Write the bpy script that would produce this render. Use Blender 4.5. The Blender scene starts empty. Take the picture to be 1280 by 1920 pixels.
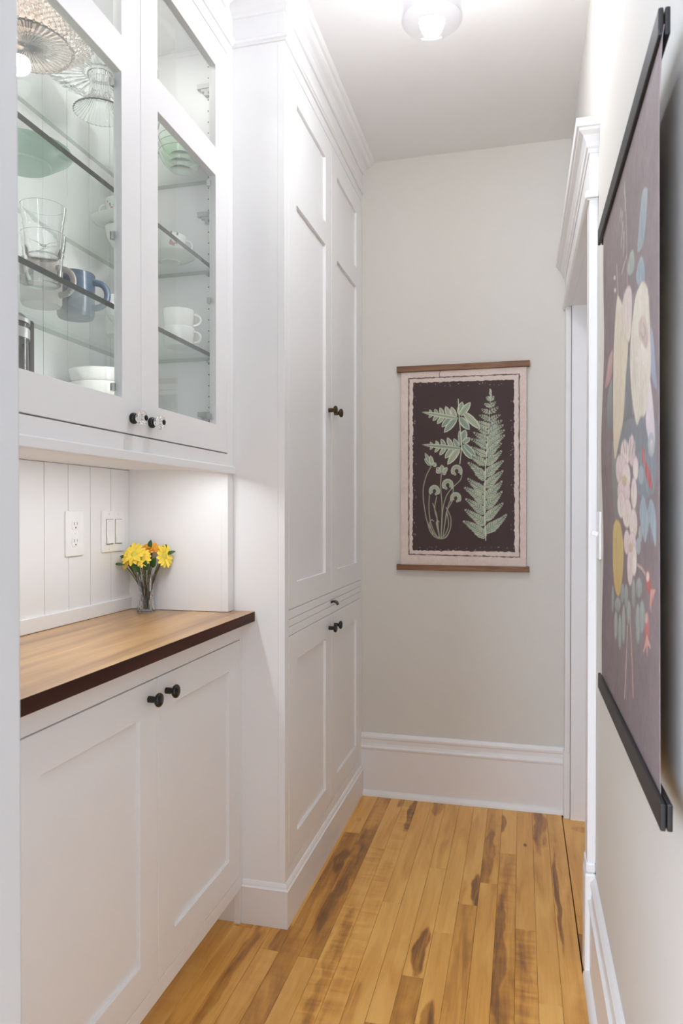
import bpy, bmesh, math, random
import numpy as np
from mathutils import Vector, Matrix

random.seed(7)
scene = bpy.context.scene
COL = scene.collection
PI = math.pi

# ------------------------------------------------------------------ camera
F_PX, YAW, PITCH, CY_PX, CAM_Z = 1337.46, 0.2467, 0.010, 971.96, 1.22
cam = bpy.data.cameras.new('camera')
cam.sensor_width = 36.0
cam.lens = F_PX / 1920.0 * 36.0
cam.shift_y = (CY_PX - 960.0) / 1920.0
cam.clip_start = 0.02
cam_ob = bpy.data.objects.new('camera', cam)
COL.objects.link(cam_ob)
cam_ob.location = (0, 0, CAM_Z)
cam_ob.rotation_euler = (PI / 2 - PITCH, 0, YAW)
scene.camera = cam_ob
cam.dof.use_dof = True
cam.dof.focus_distance = 2.15
cam.dof.aperture_fstop = 9.0

# ------------------------------------------------------------------ world: soft daylight from the open room behind the camera
world = bpy.data.worlds.new('daylight')
scene.world = world
world.use_nodes = True
bg = world.node_tree.nodes['Background']
bg.inputs['Color'].default_value = (0.79, 0.94, 1.20, 1)
bg.inputs['Strength'].default_value = 3.4

LAMP_E = 285.0      # ceiling bulb emission
STRIP_E = 21.5     # under-cabinet strip emission
ADDED_PUCK_E = 72.0      # added round lights, unseen inside the glass cabinet
ADDED_CAB_E = 25.0       # added upright strips, unseen inside the glass cabinet
ADDED_WINDOW_E = 17.0   # added window behind the camera, invented for daylight fill

vs = scene.view_settings
vs.view_transform = 'Standard'
vs.look = 'None'
vs.exposure = 0.56
vs.gamma = 1.0
vs.use_curve_mapping = False
scene.cycles.use_denoising = True
scene.cycles.max_bounces = 14
scene.cycles.diffuse_bounces = 8
scene.cycles.transparent_max_bounces = 40
scene.cycles.caustics_reflective = False
scene.cycles.caustics_refractive = False
scene.cycles.sample_clamp_indirect = 8.0

# photograph pixel -> point on a plane (used to measure flat prints on their own wall plane)
_fw = np.array([-math.sin(YAW) * math.cos(PITCH), math.cos(YAW) * math.cos(PITCH), -math.sin(PITCH)])
_rt = np.array([math.cos(YAW), math.sin(YAW), 0.0])
_up = np.cross(_rt, _fw)
def on_plane(px, py, axis, v):
    d = _fw + _rt * (px - 640) / F_PX - _up * (py - CY_PX) / F_PX
    c = np.array([0, 0, CAM_Z])
    return c + d * ((v - c[axis]) / d[axis])

# ------------------------------------------------------------------ materials
def new_mat(name):
    m = bpy.data.materials.new(name)
    m.use_nodes = True
    nt = m.node_tree
    return m, nt, nt.nodes['Principled BSDF'], nt.nodes, nt.links

def paint(name, rgb, rough=0.4, bump=0.02, scale=300, var=0.02):
    m, nt, b, N, L = new_mat(name)
    tc = N.new('ShaderNodeTexCoord')
    n = N.new('ShaderNodeTexNoise'); n.inputs['Scale'].default_value = 6; n.inputs['Detail'].default_value = 3
    L.new(tc.outputs['Object'], n.inputs['Vector'])
    mx = N.new('ShaderNodeMix'); mx.data_type = 'RGBA'
    mx.inputs[6].default_value = (*[c * (1 - var) for c in rgb], 1)
    mx.inputs[7].default_value = (*[min(1, c * (1 + var)) for c in rgb], 1)
    L.new(n.outputs['Fac'], mx.inputs[0]); L.new(mx.outputs[2], b.inputs['Base Color'])
    b.inputs['Roughness'].default_value = rough
    n2 = N.new('ShaderNodeTexNoise'); n2.inputs['Scale'].default_value = scale; n2.inputs['Detail'].default_value = 2
    L.new(tc.outputs['Object'], n2.inputs['Vector'])
    bp = N.new('ShaderNodeBump'); bp.inputs['Strength'].default_value = bump; bp.inputs['Distance'].default_value = 0.002
    L.new(n2.outputs['Fac'], bp.inputs['Height']); L.new(bp.outputs['Normal'], b.inputs['Normal'])
    return m

def plain(name, rgb, rough=0.4, metallic=0.0, coat=0.0, emit=None, estr=0.0):
    m, nt, b, N, L = new_mat(name)
    tc = N.new('ShaderNodeTexCoord')
    n = N.new('ShaderNodeTexNoise'); n.inputs['Scale'].default_value = 40
    L.new(tc.outputs['Object'], n.inputs['Vector'])
    mx = N.new('ShaderNodeMix'); mx.data_type = 'RGBA'
    mx.inputs[6].default_value = (*[c * 0.95 for c in rgb], 1)
    mx.inputs[7].default_value = (*[min(1, c * 1.05) for c in rgb], 1)
    L.new(n.outputs['Fac'], mx.inputs[0]); L.new(mx.outputs[2], b.inputs['Base Color'])
    b.inputs['Roughness'].default_value = rough
    b.inputs['Metallic'].default_value = metallic
    b.inputs['Coat Weight'].default_value = coat
    if emit:
        b.inputs['Emission Color'].default_value = (*emit, 1)
        b.inputs['Emission Strength'].default_value = estr
    return m

def thin_glass(name, tint=(1, 1, 1), edge=(0.75, 0.78, 0.77), ior=1.5, rough=0.0, edge_pow=0.35, body=0.0, body_col=(0.8, 0.8, 0.8)):
    """thin-walled clear glass: fresnel reflection over tinted transmission"""
    m, nt, b, N, L = new_mat(name)
    N.remove(b)
    out = N['Material Output']
    tr = N.new('ShaderNodeBsdfTransparent'); gl = N.new('ShaderNodeBsdfGlossy')
    gl.inputs['Roughness'].default_value = rough
    gl.inputs['Color'].default_value = (1, 1, 1, 1)
    # Schlick reflectance from the facing angle (same on both faces of a thin wall)
    f0 = ((ior - 1) / (ior + 1)) ** 2
    fw_ = N.new('ShaderNodeLayerWeight'); fw_.inputs['Blend'].default_value = 0.5
    pw = N.new('ShaderNodeMath'); pw.operation = 'POWER'; pw.inputs[1].default_value = 5.0
    L.new(fw_.outputs['Facing'], pw.inputs[0])
    fr = N.new('ShaderNodeMath'); fr.operation = 'MULTIPLY_ADD'; fr.inputs[1].default_value = 1 - f0; fr.inputs[2].default_value = f0
    L.new(pw.outputs[0], fr.inputs[0])
    lw = N.new('ShaderNodeLayerWeight'); lw.inputs['Blend'].default_value = edge_pow
    mc = N.new('ShaderNodeMix'); mc.data_type = 'RGBA'
    mc.inputs[6].default_value = (*tint, 1); mc.inputs[7].default_value = (*[t * e for t, e in zip(tint, edge)], 1)
    L.new(lw.outputs['Facing'], mc.inputs[0]); L.new(mc.outputs[2], tr.inputs['Color'])
    mx = N.new('ShaderNodeMixShader')
    L.new(fr.outputs[0], mx.inputs[0]); L.new(tr.outputs[0], mx.inputs[1]); L.new(gl.outputs[0], mx.inputs[2])
    last = mx
    if body > 0:
        df = N.new('ShaderNodeBsdfDiffuse'); df.inputs['Color'].default_value = (*body_col, 1)
        m2 = N.new('ShaderNodeMixShader'); m2.inputs[0].default_value = body
        L.new(mx.outputs[0], m2.inputs[1]); L.new(df.outputs[0], m2.inputs[2]); last = m2
    L.new(last.outputs[0], out.inputs['Surface'])
    return m

def solid_glass(name, tint=(1, 1, 1), ior=1.45, rough=0.0):
    m, nt, b, N, L = new_mat(name)
    tc = N.new('ShaderNodeTexCoord'); n = N.new('ShaderNodeTexNoise'); n.inputs['Scale'].default_value = 60
    L.new(tc.outputs['Object'], n.inputs['Vector'])
    bp = N.new('ShaderNodeBump'); bp.inputs['Strength'].default_value = 0.04; bp.inputs['Distance'].default_value = 0.0008
    L.new(n.outputs['Fac'], bp.inputs['Height']); L.new(bp.outputs['Normal'], b.inputs['Normal'])
    b.inputs['Base Color'].default_value = (*tint, 1); b.inputs['Roughness'].default_value = rough
    b.inputs['IOR'].default_value = ior; b.inputs['Transmission Weight'].default_value = 1.0
    return m

def wood(name, light, dark, scale=(30, 2.2, 30), rough=0.35, coat=0.2, spec=0.5):
    m, nt, b, N, L = new_mat(name)
    tc = N.new('ShaderNodeTexCoord'); mp = N.new('ShaderNodeMapping')
    mp.inputs['Scale'].default_value = scale
    L.new(tc.outputs['Object'], mp.inputs['Vector'])
    n = N.new('ShaderNodeTexNoise'); n.inputs['Scale'].default_value = 1.0; n.inputs['Detail'].default_value = 6; n.inputs['Distortion'].default_value = 0.6
    L.new(mp.outputs[0], n.inputs['Vector'])
    cr = N.new('ShaderNodeValToRGB')
    cr.color_ramp.elements[0].position = 0.3; cr.color_ramp.elements[0].color = (*dark, 1)
    cr.color_ramp.elements[1].position = 0.7; cr.color_ramp.elements[1].color = (*light, 1)
    L.new(n.outputs['Fac'], cr.inputs[0]); L.new(cr.outputs[0], b.inputs['Base Color'])
    b.inputs['Roughness'].default_value = rough; b.inputs['Coat Weight'].default_value = coat
    b.inputs['Specular IOR Level'].default_value = spec
    return m

def plank_mat():
    m, nt, b, N, L = new_mat('birch_plank')
    def att(n):
        a = N.new('ShaderNodeAttribute'); a.attribute_type = 'OBJECT'; a.attribute_name = n; return a.outputs['Fac']
    def math_(op, a, c, cl=False):
        x = N.new('ShaderNodeMath'); x.operation = op; x.use_clamp = cl
        for i, v in enumerate((a, c)):
            if v is None: continue
            if isinstance(v, (int, float)): x.inputs[i].default_value = v
            else: L.new(v, x.inputs[i])
        return x.outputs[0]
    tc = N.new('ShaderNodeTexCoord'); sp = N.new('ShaderNodeSeparateXYZ'); L.new(tc.outputs['Object'], sp.inputs[0])
    seed = att('seed')
    def vec(sx, sy, off):
        c = N.new('ShaderNodeCombineXYZ')
        L.new(math_('MULTIPLY', sp.outputs['X'], sx), c.inputs[0])
        L.new(math_('MULTIPLY', sp.outputs['Y'], sy), c.inputs[1])
        L.new(math_('ADD', math_('MULTIPLY', seed, 13.7), off), c.inputs[2])
        return c.outputs[0]
    def noise(v, detail=4, dist=0.0):
        n = N.new('ShaderNodeTexNoise'); n.inputs['Scale'].default_value = 1; n.inputs['Detail'].default_value = detail; n.inputs['Distortion'].default_value = dist
        L.new(v, n.inputs['Vector']); return n.outputs['Fac']
    grain = noise(vec(170, 5, 0), 5, 0.3)
    broad = noise(vec(22, 3.0, 5), 3, 0.8)
    wob = noise(vec(40, 9, 9), 3, 0.2)
    # tone 0..1
    t = math_('ADD', math_('ADD', att('tone'), -0.01), math_('MULTIPLY', math_('SUBTRACT', broad, 0.5), 1.05))
    t = math_('ADD', t, math_('MULTIPLY', math_('SUBTRACT', grain, 0.5), 0.30))
    # curl figure: soft irregular cross-grain bands
    crl = noise(vec(9, 34, 3), 2, 0.5)
    t = math_('ADD', t, math_('MULTIPLY', math_('SUBTRACT', crl, 0.5), math_('MULTIPLY', att('curl'), 0.75)))
    # heartwood streak: elongated patch with its own flowing, ragged edge
    lat = noise(vec(4, 7, 21), 2, 0.0)
    dx = math_('DIVIDE', math_('SUBTRACT', sp.outputs['X'], att('heart_x')), att('heart_w'))
    dx = math_('ADD', dx, math_('MULTIPLY', math_('SUBTRACT', lat, 0.5), 2.6))
    dy = math_('DIVIDE', math_('SUBTRACT', sp.outputs['Y'], att('heart_y')), att('heart_l'))
    dy = math_('ADD', dy, math_('MULTIPLY', math_('SUBTRACT', wob, 0.5), 0.9))
    r2 = math_('ADD', math_('MULTIPLY', dx, dx), math_('MULTIPLY', dy, dy))
    r2 = math_('ADD', r2, math_('MULTIPLY', math_('SUBTRACT', grain, 0.5), 0.6))
    mask = N.new('ShaderNodeMapRange'); mask.interpolation_type = 'SMOOTHSTEP'
    mask.inputs['From Min'].default_value = 1.35; mask.inputs['From Max'].default_value = 0.55
    L.new(r2, mask.inputs['Value'])
    g2 = noise(vec(75, 6, 31), 4, 1.2)
    hs = math_('MULTIPLY', att('heart_s'), math_('ADD', 0.20, math_('MULTIPLY', g2, 1.25)))
    t = math_('ADD', t, math_('MULTIPLY', mask.outputs[0], hs), True)
    cr = N.new('ShaderNodeValToRGB'); e = cr.color_ramp.elements
    e[0].position = 0.0; e[0].color = (0.80, 0.455, 0.12, 1)
    e[1].position = 1.0; e[1].color = (0.17, 0.072, 0.024, 1)
    for p, c in ((0.30, (0.67, 0.335, 0.07, 1)), (0.55, (0.45, 0.20, 0.036, 1)), (0.78, (0.26, 0.112, 0.030, 1))):
        k = e.new(p); k.color = c
    L.new(t, cr.inputs[0]); L.new(cr.outputs[0], b.inputs['Base Color'])
    b.inputs['Roughness'].default_value = 0.38; b.inputs['Coat Weight'].default_value = 0.15; b.inputs['Coat Roughness'].default_value = 0.25
    bp = N.new('ShaderNodeBump'); bp.inputs['Strength'].default_value = 0.05; bp.inputs['Distance'].default_value = 0.001
    L.new(grain, bp.inputs['Height']); L.new(bp.outputs['Normal'], b.inputs['Normal'])
    return m

def print_mat(name, rough=0.75):
    m, nt, b, N, L = new_mat(name)
    a = N.new('ShaderNodeVertexColor'); a.layer_name = 'print'
    tc = N.new('ShaderNodeTexCoord')
    n = N.new('ShaderNodeTexNoise'); n.inputs['Scale'].default_value = 220; n.inputs['Detail'].default_value = 2
    L.new(tc.outputs['Object'], n.inputs['Vector'])
    hs = N.new('ShaderNodeHueSaturation')
    mr = N.new('ShaderNodeMapRange'); mr.inputs['To Min'].default_value = 0.92; mr.inputs['To Max'].default_value = 1.08
    L.new(n.outputs['Fac'], mr.inputs['Value']); L.new(mr.outputs[0], hs.inputs['Value'])
    L.new(a.outputs['Color'], hs.inputs['Color']); L.new(hs.outputs[0], b.inputs['Base Color'])
    b.inputs['Roughness'].default_value = rough
    b.inputs['Specular IOR Level'].default_value = 0.25
    bp = N.new('ShaderNodeBump'); bp.inputs['Strength'].default_value = 0.08; bp.inputs['Distance'].default_value = 0.001
    L.new(n.outputs['Fac'], bp.inputs['Height']); L.new(bp.outputs['Normal'], b.inputs['Normal'])
    return m

M = {}
M['cab'] = paint('cabinet_white', (0.80, 0.80, 0.80), 0.38, 0.01, 200, 0.01)
M['trim'] = paint('trim_white', (0.79, 0.785, 0.78), 0.35, 0.01, 200, 0.01)
M['wall'] = paint('greige_wall', (0.66, 0.64, 0.592), 0.7, 0.06, 350, 0.015)
M['ceil'] = paint('ceiling_white', (0.80, 0.795, 0.79), 0.8, 0.05, 300, 0.01)
M['jamb'] = paint('jamb_shade_grey', (0.53, 0.525, 0.52), 0.5, 0.01, 200, 0.01)  # jamb's shade put into a grey darker than the trim
M['gap'] = plain('gap_shade', (0.03, 0.028, 0.026), 0.8)  # near-black shade colour for the sheets behind door gaps
M['sub'] = plain('subfloor', (0.05, 0.025, 0.01), 0.8)
M['plank'] = plank_mat()
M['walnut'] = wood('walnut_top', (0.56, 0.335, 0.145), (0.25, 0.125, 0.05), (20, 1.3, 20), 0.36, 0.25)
M['walnut_edge_shaded'] = wood('walnut_edge_shaded', (0.075, 0.024, 0.013), (0.035, 0.012, 0.008), (22, 1.6, 22), 0.55, 0.0, 0.15)  # same walnut, with the front edge's shade put into its colour
M['rodwood'] = wood('oiled_wood_rod', (0.26, 0.125, 0.05), (0.12, 0.05, 0.02), (5, 60, 60), 0.5, 0.0)
M['black'] = plain('black_ceramic', (0.006, 0.005, 0.005), 0.16, 0, 0.0)
M['blackrod'] = plain('black_painted_wood', (0.011, 0.010, 0.0105), 0.5)
M['bronze'] = plain('aged_bronze', (0.075, 0.05, 0.028), 0.32, 0.85)
M['steel'] = plain('steel', (0.50, 0.50, 0.51), 0.38, 0.9)
M['hinge'] = plain('nickel_hinge', (0.42, 0.42, 0.42), 0.55, 0.5)
M['plastic'] = plain('white_plastic', (0.83, 0.83, 0.82), 0.3)
M['slot'] = plain('dark_slot', (0.10, 0.10, 0.10), 0.6)
M['pane'] = thin_glass('door_pane_glass', (0.985, 0.992, 0.988), (0.97, 0.98, 0.975), 1.5)
M['shelf'] = thin_glass('shelf_glass', (0.972, 0.984, 0.978), (0.94, 0.965, 0.955), 1.45)
M['shelf_side'] = thin_glass('shelf_glass_side', (0.62, 0.70, 0.66), (0.9, 0.9, 0.9), 1.45)
M['shelf_edge'] = plain('shelf_glass_edge', (0.035, 0.05, 0.044), 0.12, 0, 0.4)
M['glass'] = solid_glass('clear_glassware', (1.0, 1.0, 1.0))
M['vaseglass'] = solid_glass('cut_vase_glass', (1.0, 1.0, 1.0))
M['pinkglass'] = solid_glass('pink_glassware', (0.985, 0.865, 0.80))
M['greenglass'] = solid_glass('green_glassware', (0.90, 0.985, 0.90))
M['jade'] = plain('sea_green_plate', (0.36, 0.52, 0.43), 0.3, 0, 0.2)
M['china'] = plain('white_china', (0.82, 0.82, 0.80), 0.22, 0, 0.3)
M['beige'] = plain('stone_glaze', (0.38, 0.345, 0.32), 0.4)
M['blue'] = plain('blue_glaze', (0.030, 0.058, 0.100), 0.3, 0, 0.2)
M['rose'] = plain('rose_decal', (0.55, 0.16, 0.17), 0.4)
M['leafdecal'] = plain('grey_leaf_decal', (0.17, 0.20, 0.19), 0.4)
M['lampglass'] = thin_glass('lamp_shade_glass', (0.97, 0.97, 0.975), (0.86, 0.86, 0.88), 1.5, 0.0, 0.3)
M['bulb'] = plain('lit_bulb', (1, 1, 1), 0.4, 0, 0, (0.97, 0.985, 1.04), LAMP_E)
M['strip'] = plain('lit_led_strip', (1, 1, 1), 0.4, 0, 0, (0.94, 1.0, 1.06), STRIP_E)
M['puck'] = plain('added_puck_glow', (1, 1, 1), 0.4, 0, 0, (1.0, 0.975, 0.92), ADDED_PUCK_E)  # glow of the added puck lights
M['cabstrip'] = plain('added_cab_strip_glow', (1, 1, 1), 0.4, 0, 0, (1.0, 0.985, 0.95), ADDED_CAB_E)  # glow of the added upright strips
M['window'] = plain('added_window_glow', (1, 1, 1), 0.4, 0, 0, (0.80, 0.94, 1.15), ADDED_WINDOW_E)  # glowing panes of the added window
M['yellow'] = plain('yellow_petal', (0.90, 0.67, 0.07), 0.5)
M['orange'] = plain('orange_petal', (0.80, 0.34, 0.02), 0.5)
M['disc'] = plain('flower_disc', (0.62, 0.52, 0.06), 0.6)
M['leaf'] = plain('dark_leaf', (0.035, 0.10, 0.02), 0.45)
M['stem'] = plain('brown_stem', (0.13, 0.085, 0.035), 0.6)
M['fernprint'] = print_mat('fern_canvas_print')
M['florprint'] = print_mat('floral_canvas_print')
M['canvasback'] = plain('plain_canvas', (0.62, 0.55, 0.48), 0.85)

# ------------------------------------------------------------------ mesh helpers
class MB:
    def __init__(self): self.v = []; self.f = []; self.m = []
    def add(self, vs_, fs, mi=0, mat=None):
        o = len(self.v)
        if mat is not None: vs_ = [tuple(mat @ Vector(p)) for p in vs_]
        self.v += [tuple(p) for p in vs_]
        self.f += [tuple(i + o for i in f) for f in fs]
        self.m += [mi] * len(fs)
        return self
    def box(self, x0, x1, y0, y1, z0, z1, mi=0, mat=None):
        x0, x1 = sorted((x0, x1)); y0, y1 = sorted((y0, y1)); z0, z1 = sorted((z0, z1))
        vs_ = [(x0, y0, z0), (x1, y0, z0), (x1, y1, z0), (x0, y1, z0), (x0, y0, z1), (x1, y0, z1), (x1, y1, z1), (x0, y1, z1)]
        fs = [(0, 3, 2, 1), (4, 5, 6, 7), (0, 1, 5, 4), (1, 2, 6, 5), (2, 3, 7, 6), (3, 0, 4, 7)]
        return self.add(vs_, fs, mi, mat)
    def slab(self, us, ws, holes, t0, t1, axis='x', mi=0):
        """plate in the plane normal to axis with open cells; us/ws are cut lines; holes = set of (i,j) cells"""
        nu, nw = len(us), len(ws)
        P = {}
        def pt(i, j, k):
            key = (i, j, k)
            if key not in P:
                t = (t0, t1)[k]; u, w = us[i], ws[j]
                p = (t, u, w) if axis == 'x' else ((u, t, w) if axis == 'y' else (u, w, t))
                P[key] = len(self.v); self.v.append(p)
            return P[key]
        solid = lambda i, j: 0 <= i < nu - 1 and 0 <= j < nw - 1 and (i, j) not in holes
        for i in range(nu - 1):
            for j in range(nw - 1):
                if not solid(i, j): continue
                fs = [(pt(i, j, 1), pt(i + 1, j, 1), pt(i + 1, j + 1, 1), pt(i, j + 1, 1)),
                      (pt(i, j, 0), pt(i, j + 1, 0), pt(i + 1, j + 1, 0), pt(i + 1, j, 0))]
                if not solid(i - 1, j): fs.append((pt(i, j, 0), pt(i, j, 1), pt(i, j + 1, 1), pt(i, j + 1, 0)))
                if not solid(i + 1, j): fs.append((pt(i + 1, j, 0), pt(i + 1, j + 1, 0), pt(i + 1, j + 1, 1), pt(i + 1, j, 1)))
                if not solid(i, j - 1): fs.append((pt(i, j, 0), pt(i + 1, j, 0), pt(i + 1, j, 1), pt(i, j, 1)))
                if not solid(i, j + 1): fs.append((pt(i, j + 1, 0), pt(i, j + 1, 1), pt(i + 1, j + 1, 1), pt(i + 1, j + 1, 0)))
                self.f += fs; self.m += [mi] * len(fs)
        return self
    def lathe(self, prof, n=40, c=(0, 0, 0), mat=None, mi=0, mod=None):
        """prof: (r,z) list; mod(theta, k, r, z)->(r, z)"""
        vs_ = []; fs = []
        for k, (r, z) in enumerate(prof):
            for i in range(n):
                a = 2 * PI * i / n
                rr, zz = (r, z) if mod is None else mod(a, k, r, z)
                vs_.append((c[0] + rr * math.cos(a), c[1] + rr * math.sin(a), c[2] + zz))
        for k in range(len(prof) - 1):
            for i in range(n):
                j = (i + 1) % n
                fs.append((k * n + i, k * n + j, (k + 1) * n + j, (k + 1) * n + i))
        for k, rev in ((0, True), (len(prof) - 1, False)):
            if prof[k][0] > 1e-5:
                f = [k * n + i for i in range(n)]
                fs.append(tuple(f[::-1] if rev else f))
        return self.add(vs_, fs, mi, mat)
    def tube(self, pts, r, n=8, mi=0, mat=None):
        pts = [Vector(p) for p in pts]
        rs = r if isinstance(r, (list, tuple)) else [r] * len(pts)
        vs_ = []; fs = []
        ref = None
        for k, p in enumerate(pts):
            d = (pts[min(k + 1, len(pts) - 1)] - pts[max(k - 1, 0)]).normalized()
            if ref is None:
                ref = Vector((0, 0, 1)) if abs(d.z) < 0.9 else Vector((1, 0, 0))
            a = d.cross(ref).normalized(); b_ = a.cross(d).normalized(); ref = b_
            for i in range(n):
                t = 2 * PI * i / n
                vs_.append(p + (a * math.cos(t) + b_ * math.sin(t)) * rs[k])
        for k in range(len(pts) - 1):
            for i in range(n):
                j = (i + 1) % n
                fs.append((k * n + i, k * n + j, (k + 1) * n + j, (k + 1) * n + i))
        fs.append(tuple(range(n))[::-1]); fs.append(tuple((len(pts) - 1) * n + i for i in range(n)))
        return self.add(vs_, fs, mi, mat)
    def sweep(self, path, prof, mi=0, side=1):
        """path: XY polyline; prof: closed list of (out, z); out is to the right of the travel direction (side=1)"""
        n = len(prof); vs_ = []; fs = []
        P = [Vector(p) for p in path]
        for k, p in enumerate(P):
            ns = []
            if k > 0: d = (P[k] - P[k - 1]).normalized(); ns.append(Vector((d.y, -d.x)) * side)
            if k < len(P) - 1: d = (P[k + 1] - P[k]).normalized(); ns.append(Vector((d.y, -d.x)) * side)
            if len(ns) == 2:
                b_ = (ns[0] + ns[1]); b_ = b_ / (b_.dot(ns[0]))
            else: b_ = ns[0]
            for o, z in prof: vs_.append((p.x + b_.x * o, p.y + b_.y * o, z))
        for k in range(len(P) - 1):
            for i in range(n):
                j = (i + 1) % n
                fs.append((k * n + i, k * n + j, (k + 1) * n + j, (k + 1) * n + i))
        fs.append(tuple(range(n))); fs.append(tuple((len(P) - 1) * n + i for i in range(n))[::-1])
        return self.add(vs_, fs, mi)
    def build(self, name, mats, parent=None, smooth=False, bevel=0.0, seg=2, weld=False, local=False):
        me = bpy.data.meshes.new(name)
        me.from_pydata(self.v, [], self.f)
        if not isinstance(mats, (list, tuple)): mats = [mats]
        for m in mats: me.materials.append(M[m] if isinstance(m, str) else m)
        me.polygons.foreach_set('material_index', self.m)
        bm = bmesh.new(); bm.from_mesh(me)
        if weld: bmesh.ops.remove_doubles(bm, verts=bm.verts, dist=1e-6)
        bmesh.ops.recalc_face_normals(bm, faces=bm.faces)
        bm.to_mesh(me); bm.free()
        if smooth:
            me.polygons.foreach_set('use_smooth', [True] * len(me.polygons))
            me.set_sharp_from_angle(angle=math.radians(40))
        o = bpy.data.objects.new(name, me)
        COL.objects.link(o)
        if parent is not None:
            o.parent = parent
            if not local:                      # vertices are in world coordinates: cancel the parents' offsets
                q = parent; off = Vector((0, 0, 0))
                while q is not None: off += Vector(q.location); q = q.parent
                o.location = -off
        if bevel > 0:
            md = o.modifiers.new('bevel', 'BEVEL'); md.width = bevel; md.segments = seg; md.limit_method = 'ANGLE'
            md.harden_normals = False
        return o

def tag(o, label, cat, group=None, kind=None):
    o['label'] = label; o['category'] = cat
    if group: o['group'] = group
    if kind: o['kind'] = kind
    return o
def struct(o, label, cat): return tag(o, label, cat, None, 'structure')
def empty(name, loc=(0, 0, 0)):
    o = bpy.data.objects.new(name, None); o.empty_display_size = 0.05
    COL.objects.link(o); o.location = loc
    return o

# ================================================================== SETTING
XR, YB, ZC = 0.1913, 3.014, 2.7157          # right wall, back wall, ceiling
XP, YP = -0.668, 1.976                      # pantry front, pantry side
XU, XC, XT = -0.829, -0.8015, -0.7606       # upper cabinet face, base cabinet face, countertop edge
XB, YN = -1.150, 1.936                      # beadboard face, niche end panel
Y0 = 0.90                                   # near end of the cabinet run
YBEHIND = -1.6                              # where the passage walls end behind the camera
YREAR = -3.2                                # rear wall of the room behind the camera

# floor: dark subfloor + separate strip planks
floor = MB().box(-2.6, 1.3, YREAR, 3.2, -0.06, -0.020).build('floor', 'sub')
struct(floor, 'honey-coloured birch strip floor running the length of the passage', 'floor')
PW, PX0 = 0.0577, -0.648
def plank(x0, x1, y0, y1, tone, curl=0.0, heart=None):
    w, l = (x1 - x0) / 2 - 0.00025, (y1 - y0) / 2 - 0.0003
    c = 0.0007
    vs_ = []
    for (a, b_, z) in ((w, l, -0.018), (w, l, -c), (w - c, l - c, 0.0)):
        vs_ += [(-a, -b_, z), (a, -b_, z), (a, b_, z), (-a, b_, z)]
    fs = [(8, 9, 10, 11)]
    for r in (0, 4):
        for i in range(4):
            j = (i + 1) % 4
            fs.append((r + i, r + j, r + 4 + j, r + 4 + i))
    o = MB().add(vs_, fs).build('plank', 'plank', floor, local=True)
    o.location = ((x0 + x1) / 2, (y0 + y1) / 2, random.uniform(-0.0003, 0.0))
    o['tone'] = float(tone); o['curl'] = float(curl); o['seed'] = random.uniform(0, 50)
    hx, hy, hw, hl, hs = heart or (0.0, 0.0, 0.01, 0.01, 0.0)
    o['heart_x'] = float(hx); o['heart_y'] = float(hy - (y0 + y1) / 2) if heart else 0.0
    o['heart_w'] = float(hw); o['heart_l'] = float(hl); o['heart_s'] = float(hs)
# strip -> list of (near end y of this plank, tone, curl, heart(x off, y, half width, half length, strength)) from the far wall towards the camera
E3 = 3.02
layout = {
    -3: [(1.95, .45, 0, None), (0.9, .3, 0, None)],
    -2: [(1.30, .40, .2, (-.01, 1.75, .016, .30, .30))],
    -1: [(1.864, .22, 0, (.012, 1.92, .02, .08, .4)), (1.0, .26, .3, None)],
    0: [(2.625, .16, 0, (.0, 2.74, .01, .02, .2)), (1.55, .52, .3, (.012, 2.41, .022, .09, .45)), (0.8, .3, 0, None)],
    1: [(1.857, .50, .35, (-.01, 2.30, .022, .33, .32)), (1.0, .2, .2, None)],
    2: [(2.524, .13, 0, (.016, 2.96, .014, .06, .55)), (1.45, .18, 1.0, (.010, 1.86, .024, .28, .38))],
    3: [(1.50, .16, .9, (.020, 2.84, .016, .17, .75))],
    4: [(2.184, .17, 0, (-.03, 2.3, .02, .2, .1)), (1.35, .12, .1, (-.012, 1.68, .018, .12, .28))],
    5: [(1.656, .14, 0, (.0, 2.95, .026, .10, .45)), (0.8, .55, 0, None)],
    6: [(2.433, .18, 0, (.0, 2.62, .012, .2, .14)), (1.848, .16, 0, (.004, 1.96, .019, .125, .75)), (1.0, .50, .2, None)],
    7: [(2.064, .12, 0, None), (1.2, .22, 0, (.0, 1.70, .018, .07, .6))],
    8: [(2.230, .13, 0, (.022, 2.31, .020, .10, .75)), (1.0, .36, .1, (.0, 1.9, .02, .2, .12))],
    9: [(2.374, .32, .2, (-.012, 2.55, .020, .26, .40)), (1.3, .20, 0, None)],
    10: [(2.598, .12, 0, (-.022, 2.84, .012, .09, .75)), (1.2, .46, .4, (-.015, 2.0, .018, .30, .38))],
    11: [(2.137, .24, .1, (.0, 2.68, .006, .012, .6)), (1.1, .36, .9, (.0, 1.95, .02, .2, .12))],
    12: [(1.824, .18, 0, (.0, 2.84, .030, .20, .55)), (0.9, .12, 0, None)],
    13: [(1.30, .24, .2, (-.016, 2.36, .008, .28, .60))],
}
for k in range(-4, 14):
    x0 = PX0 + PW * k
    y = E3 if x0 + PW > -0.70 else 2.05
    for (yn, tone, curl, heart) in layout.get(k, []):
        plank(x0, x0 + PW, yn, y, tone, curl, heart); y = yn
    while y > YREAR + 0.2:
        yn = max(YREAR + 0.02, y - random.uniform(0.7, 1.5))
        plank(x0, x0 + PW, yn, y, random.uniform(.1, .5), random.choice((0, 0, .4))); y = yn
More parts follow.
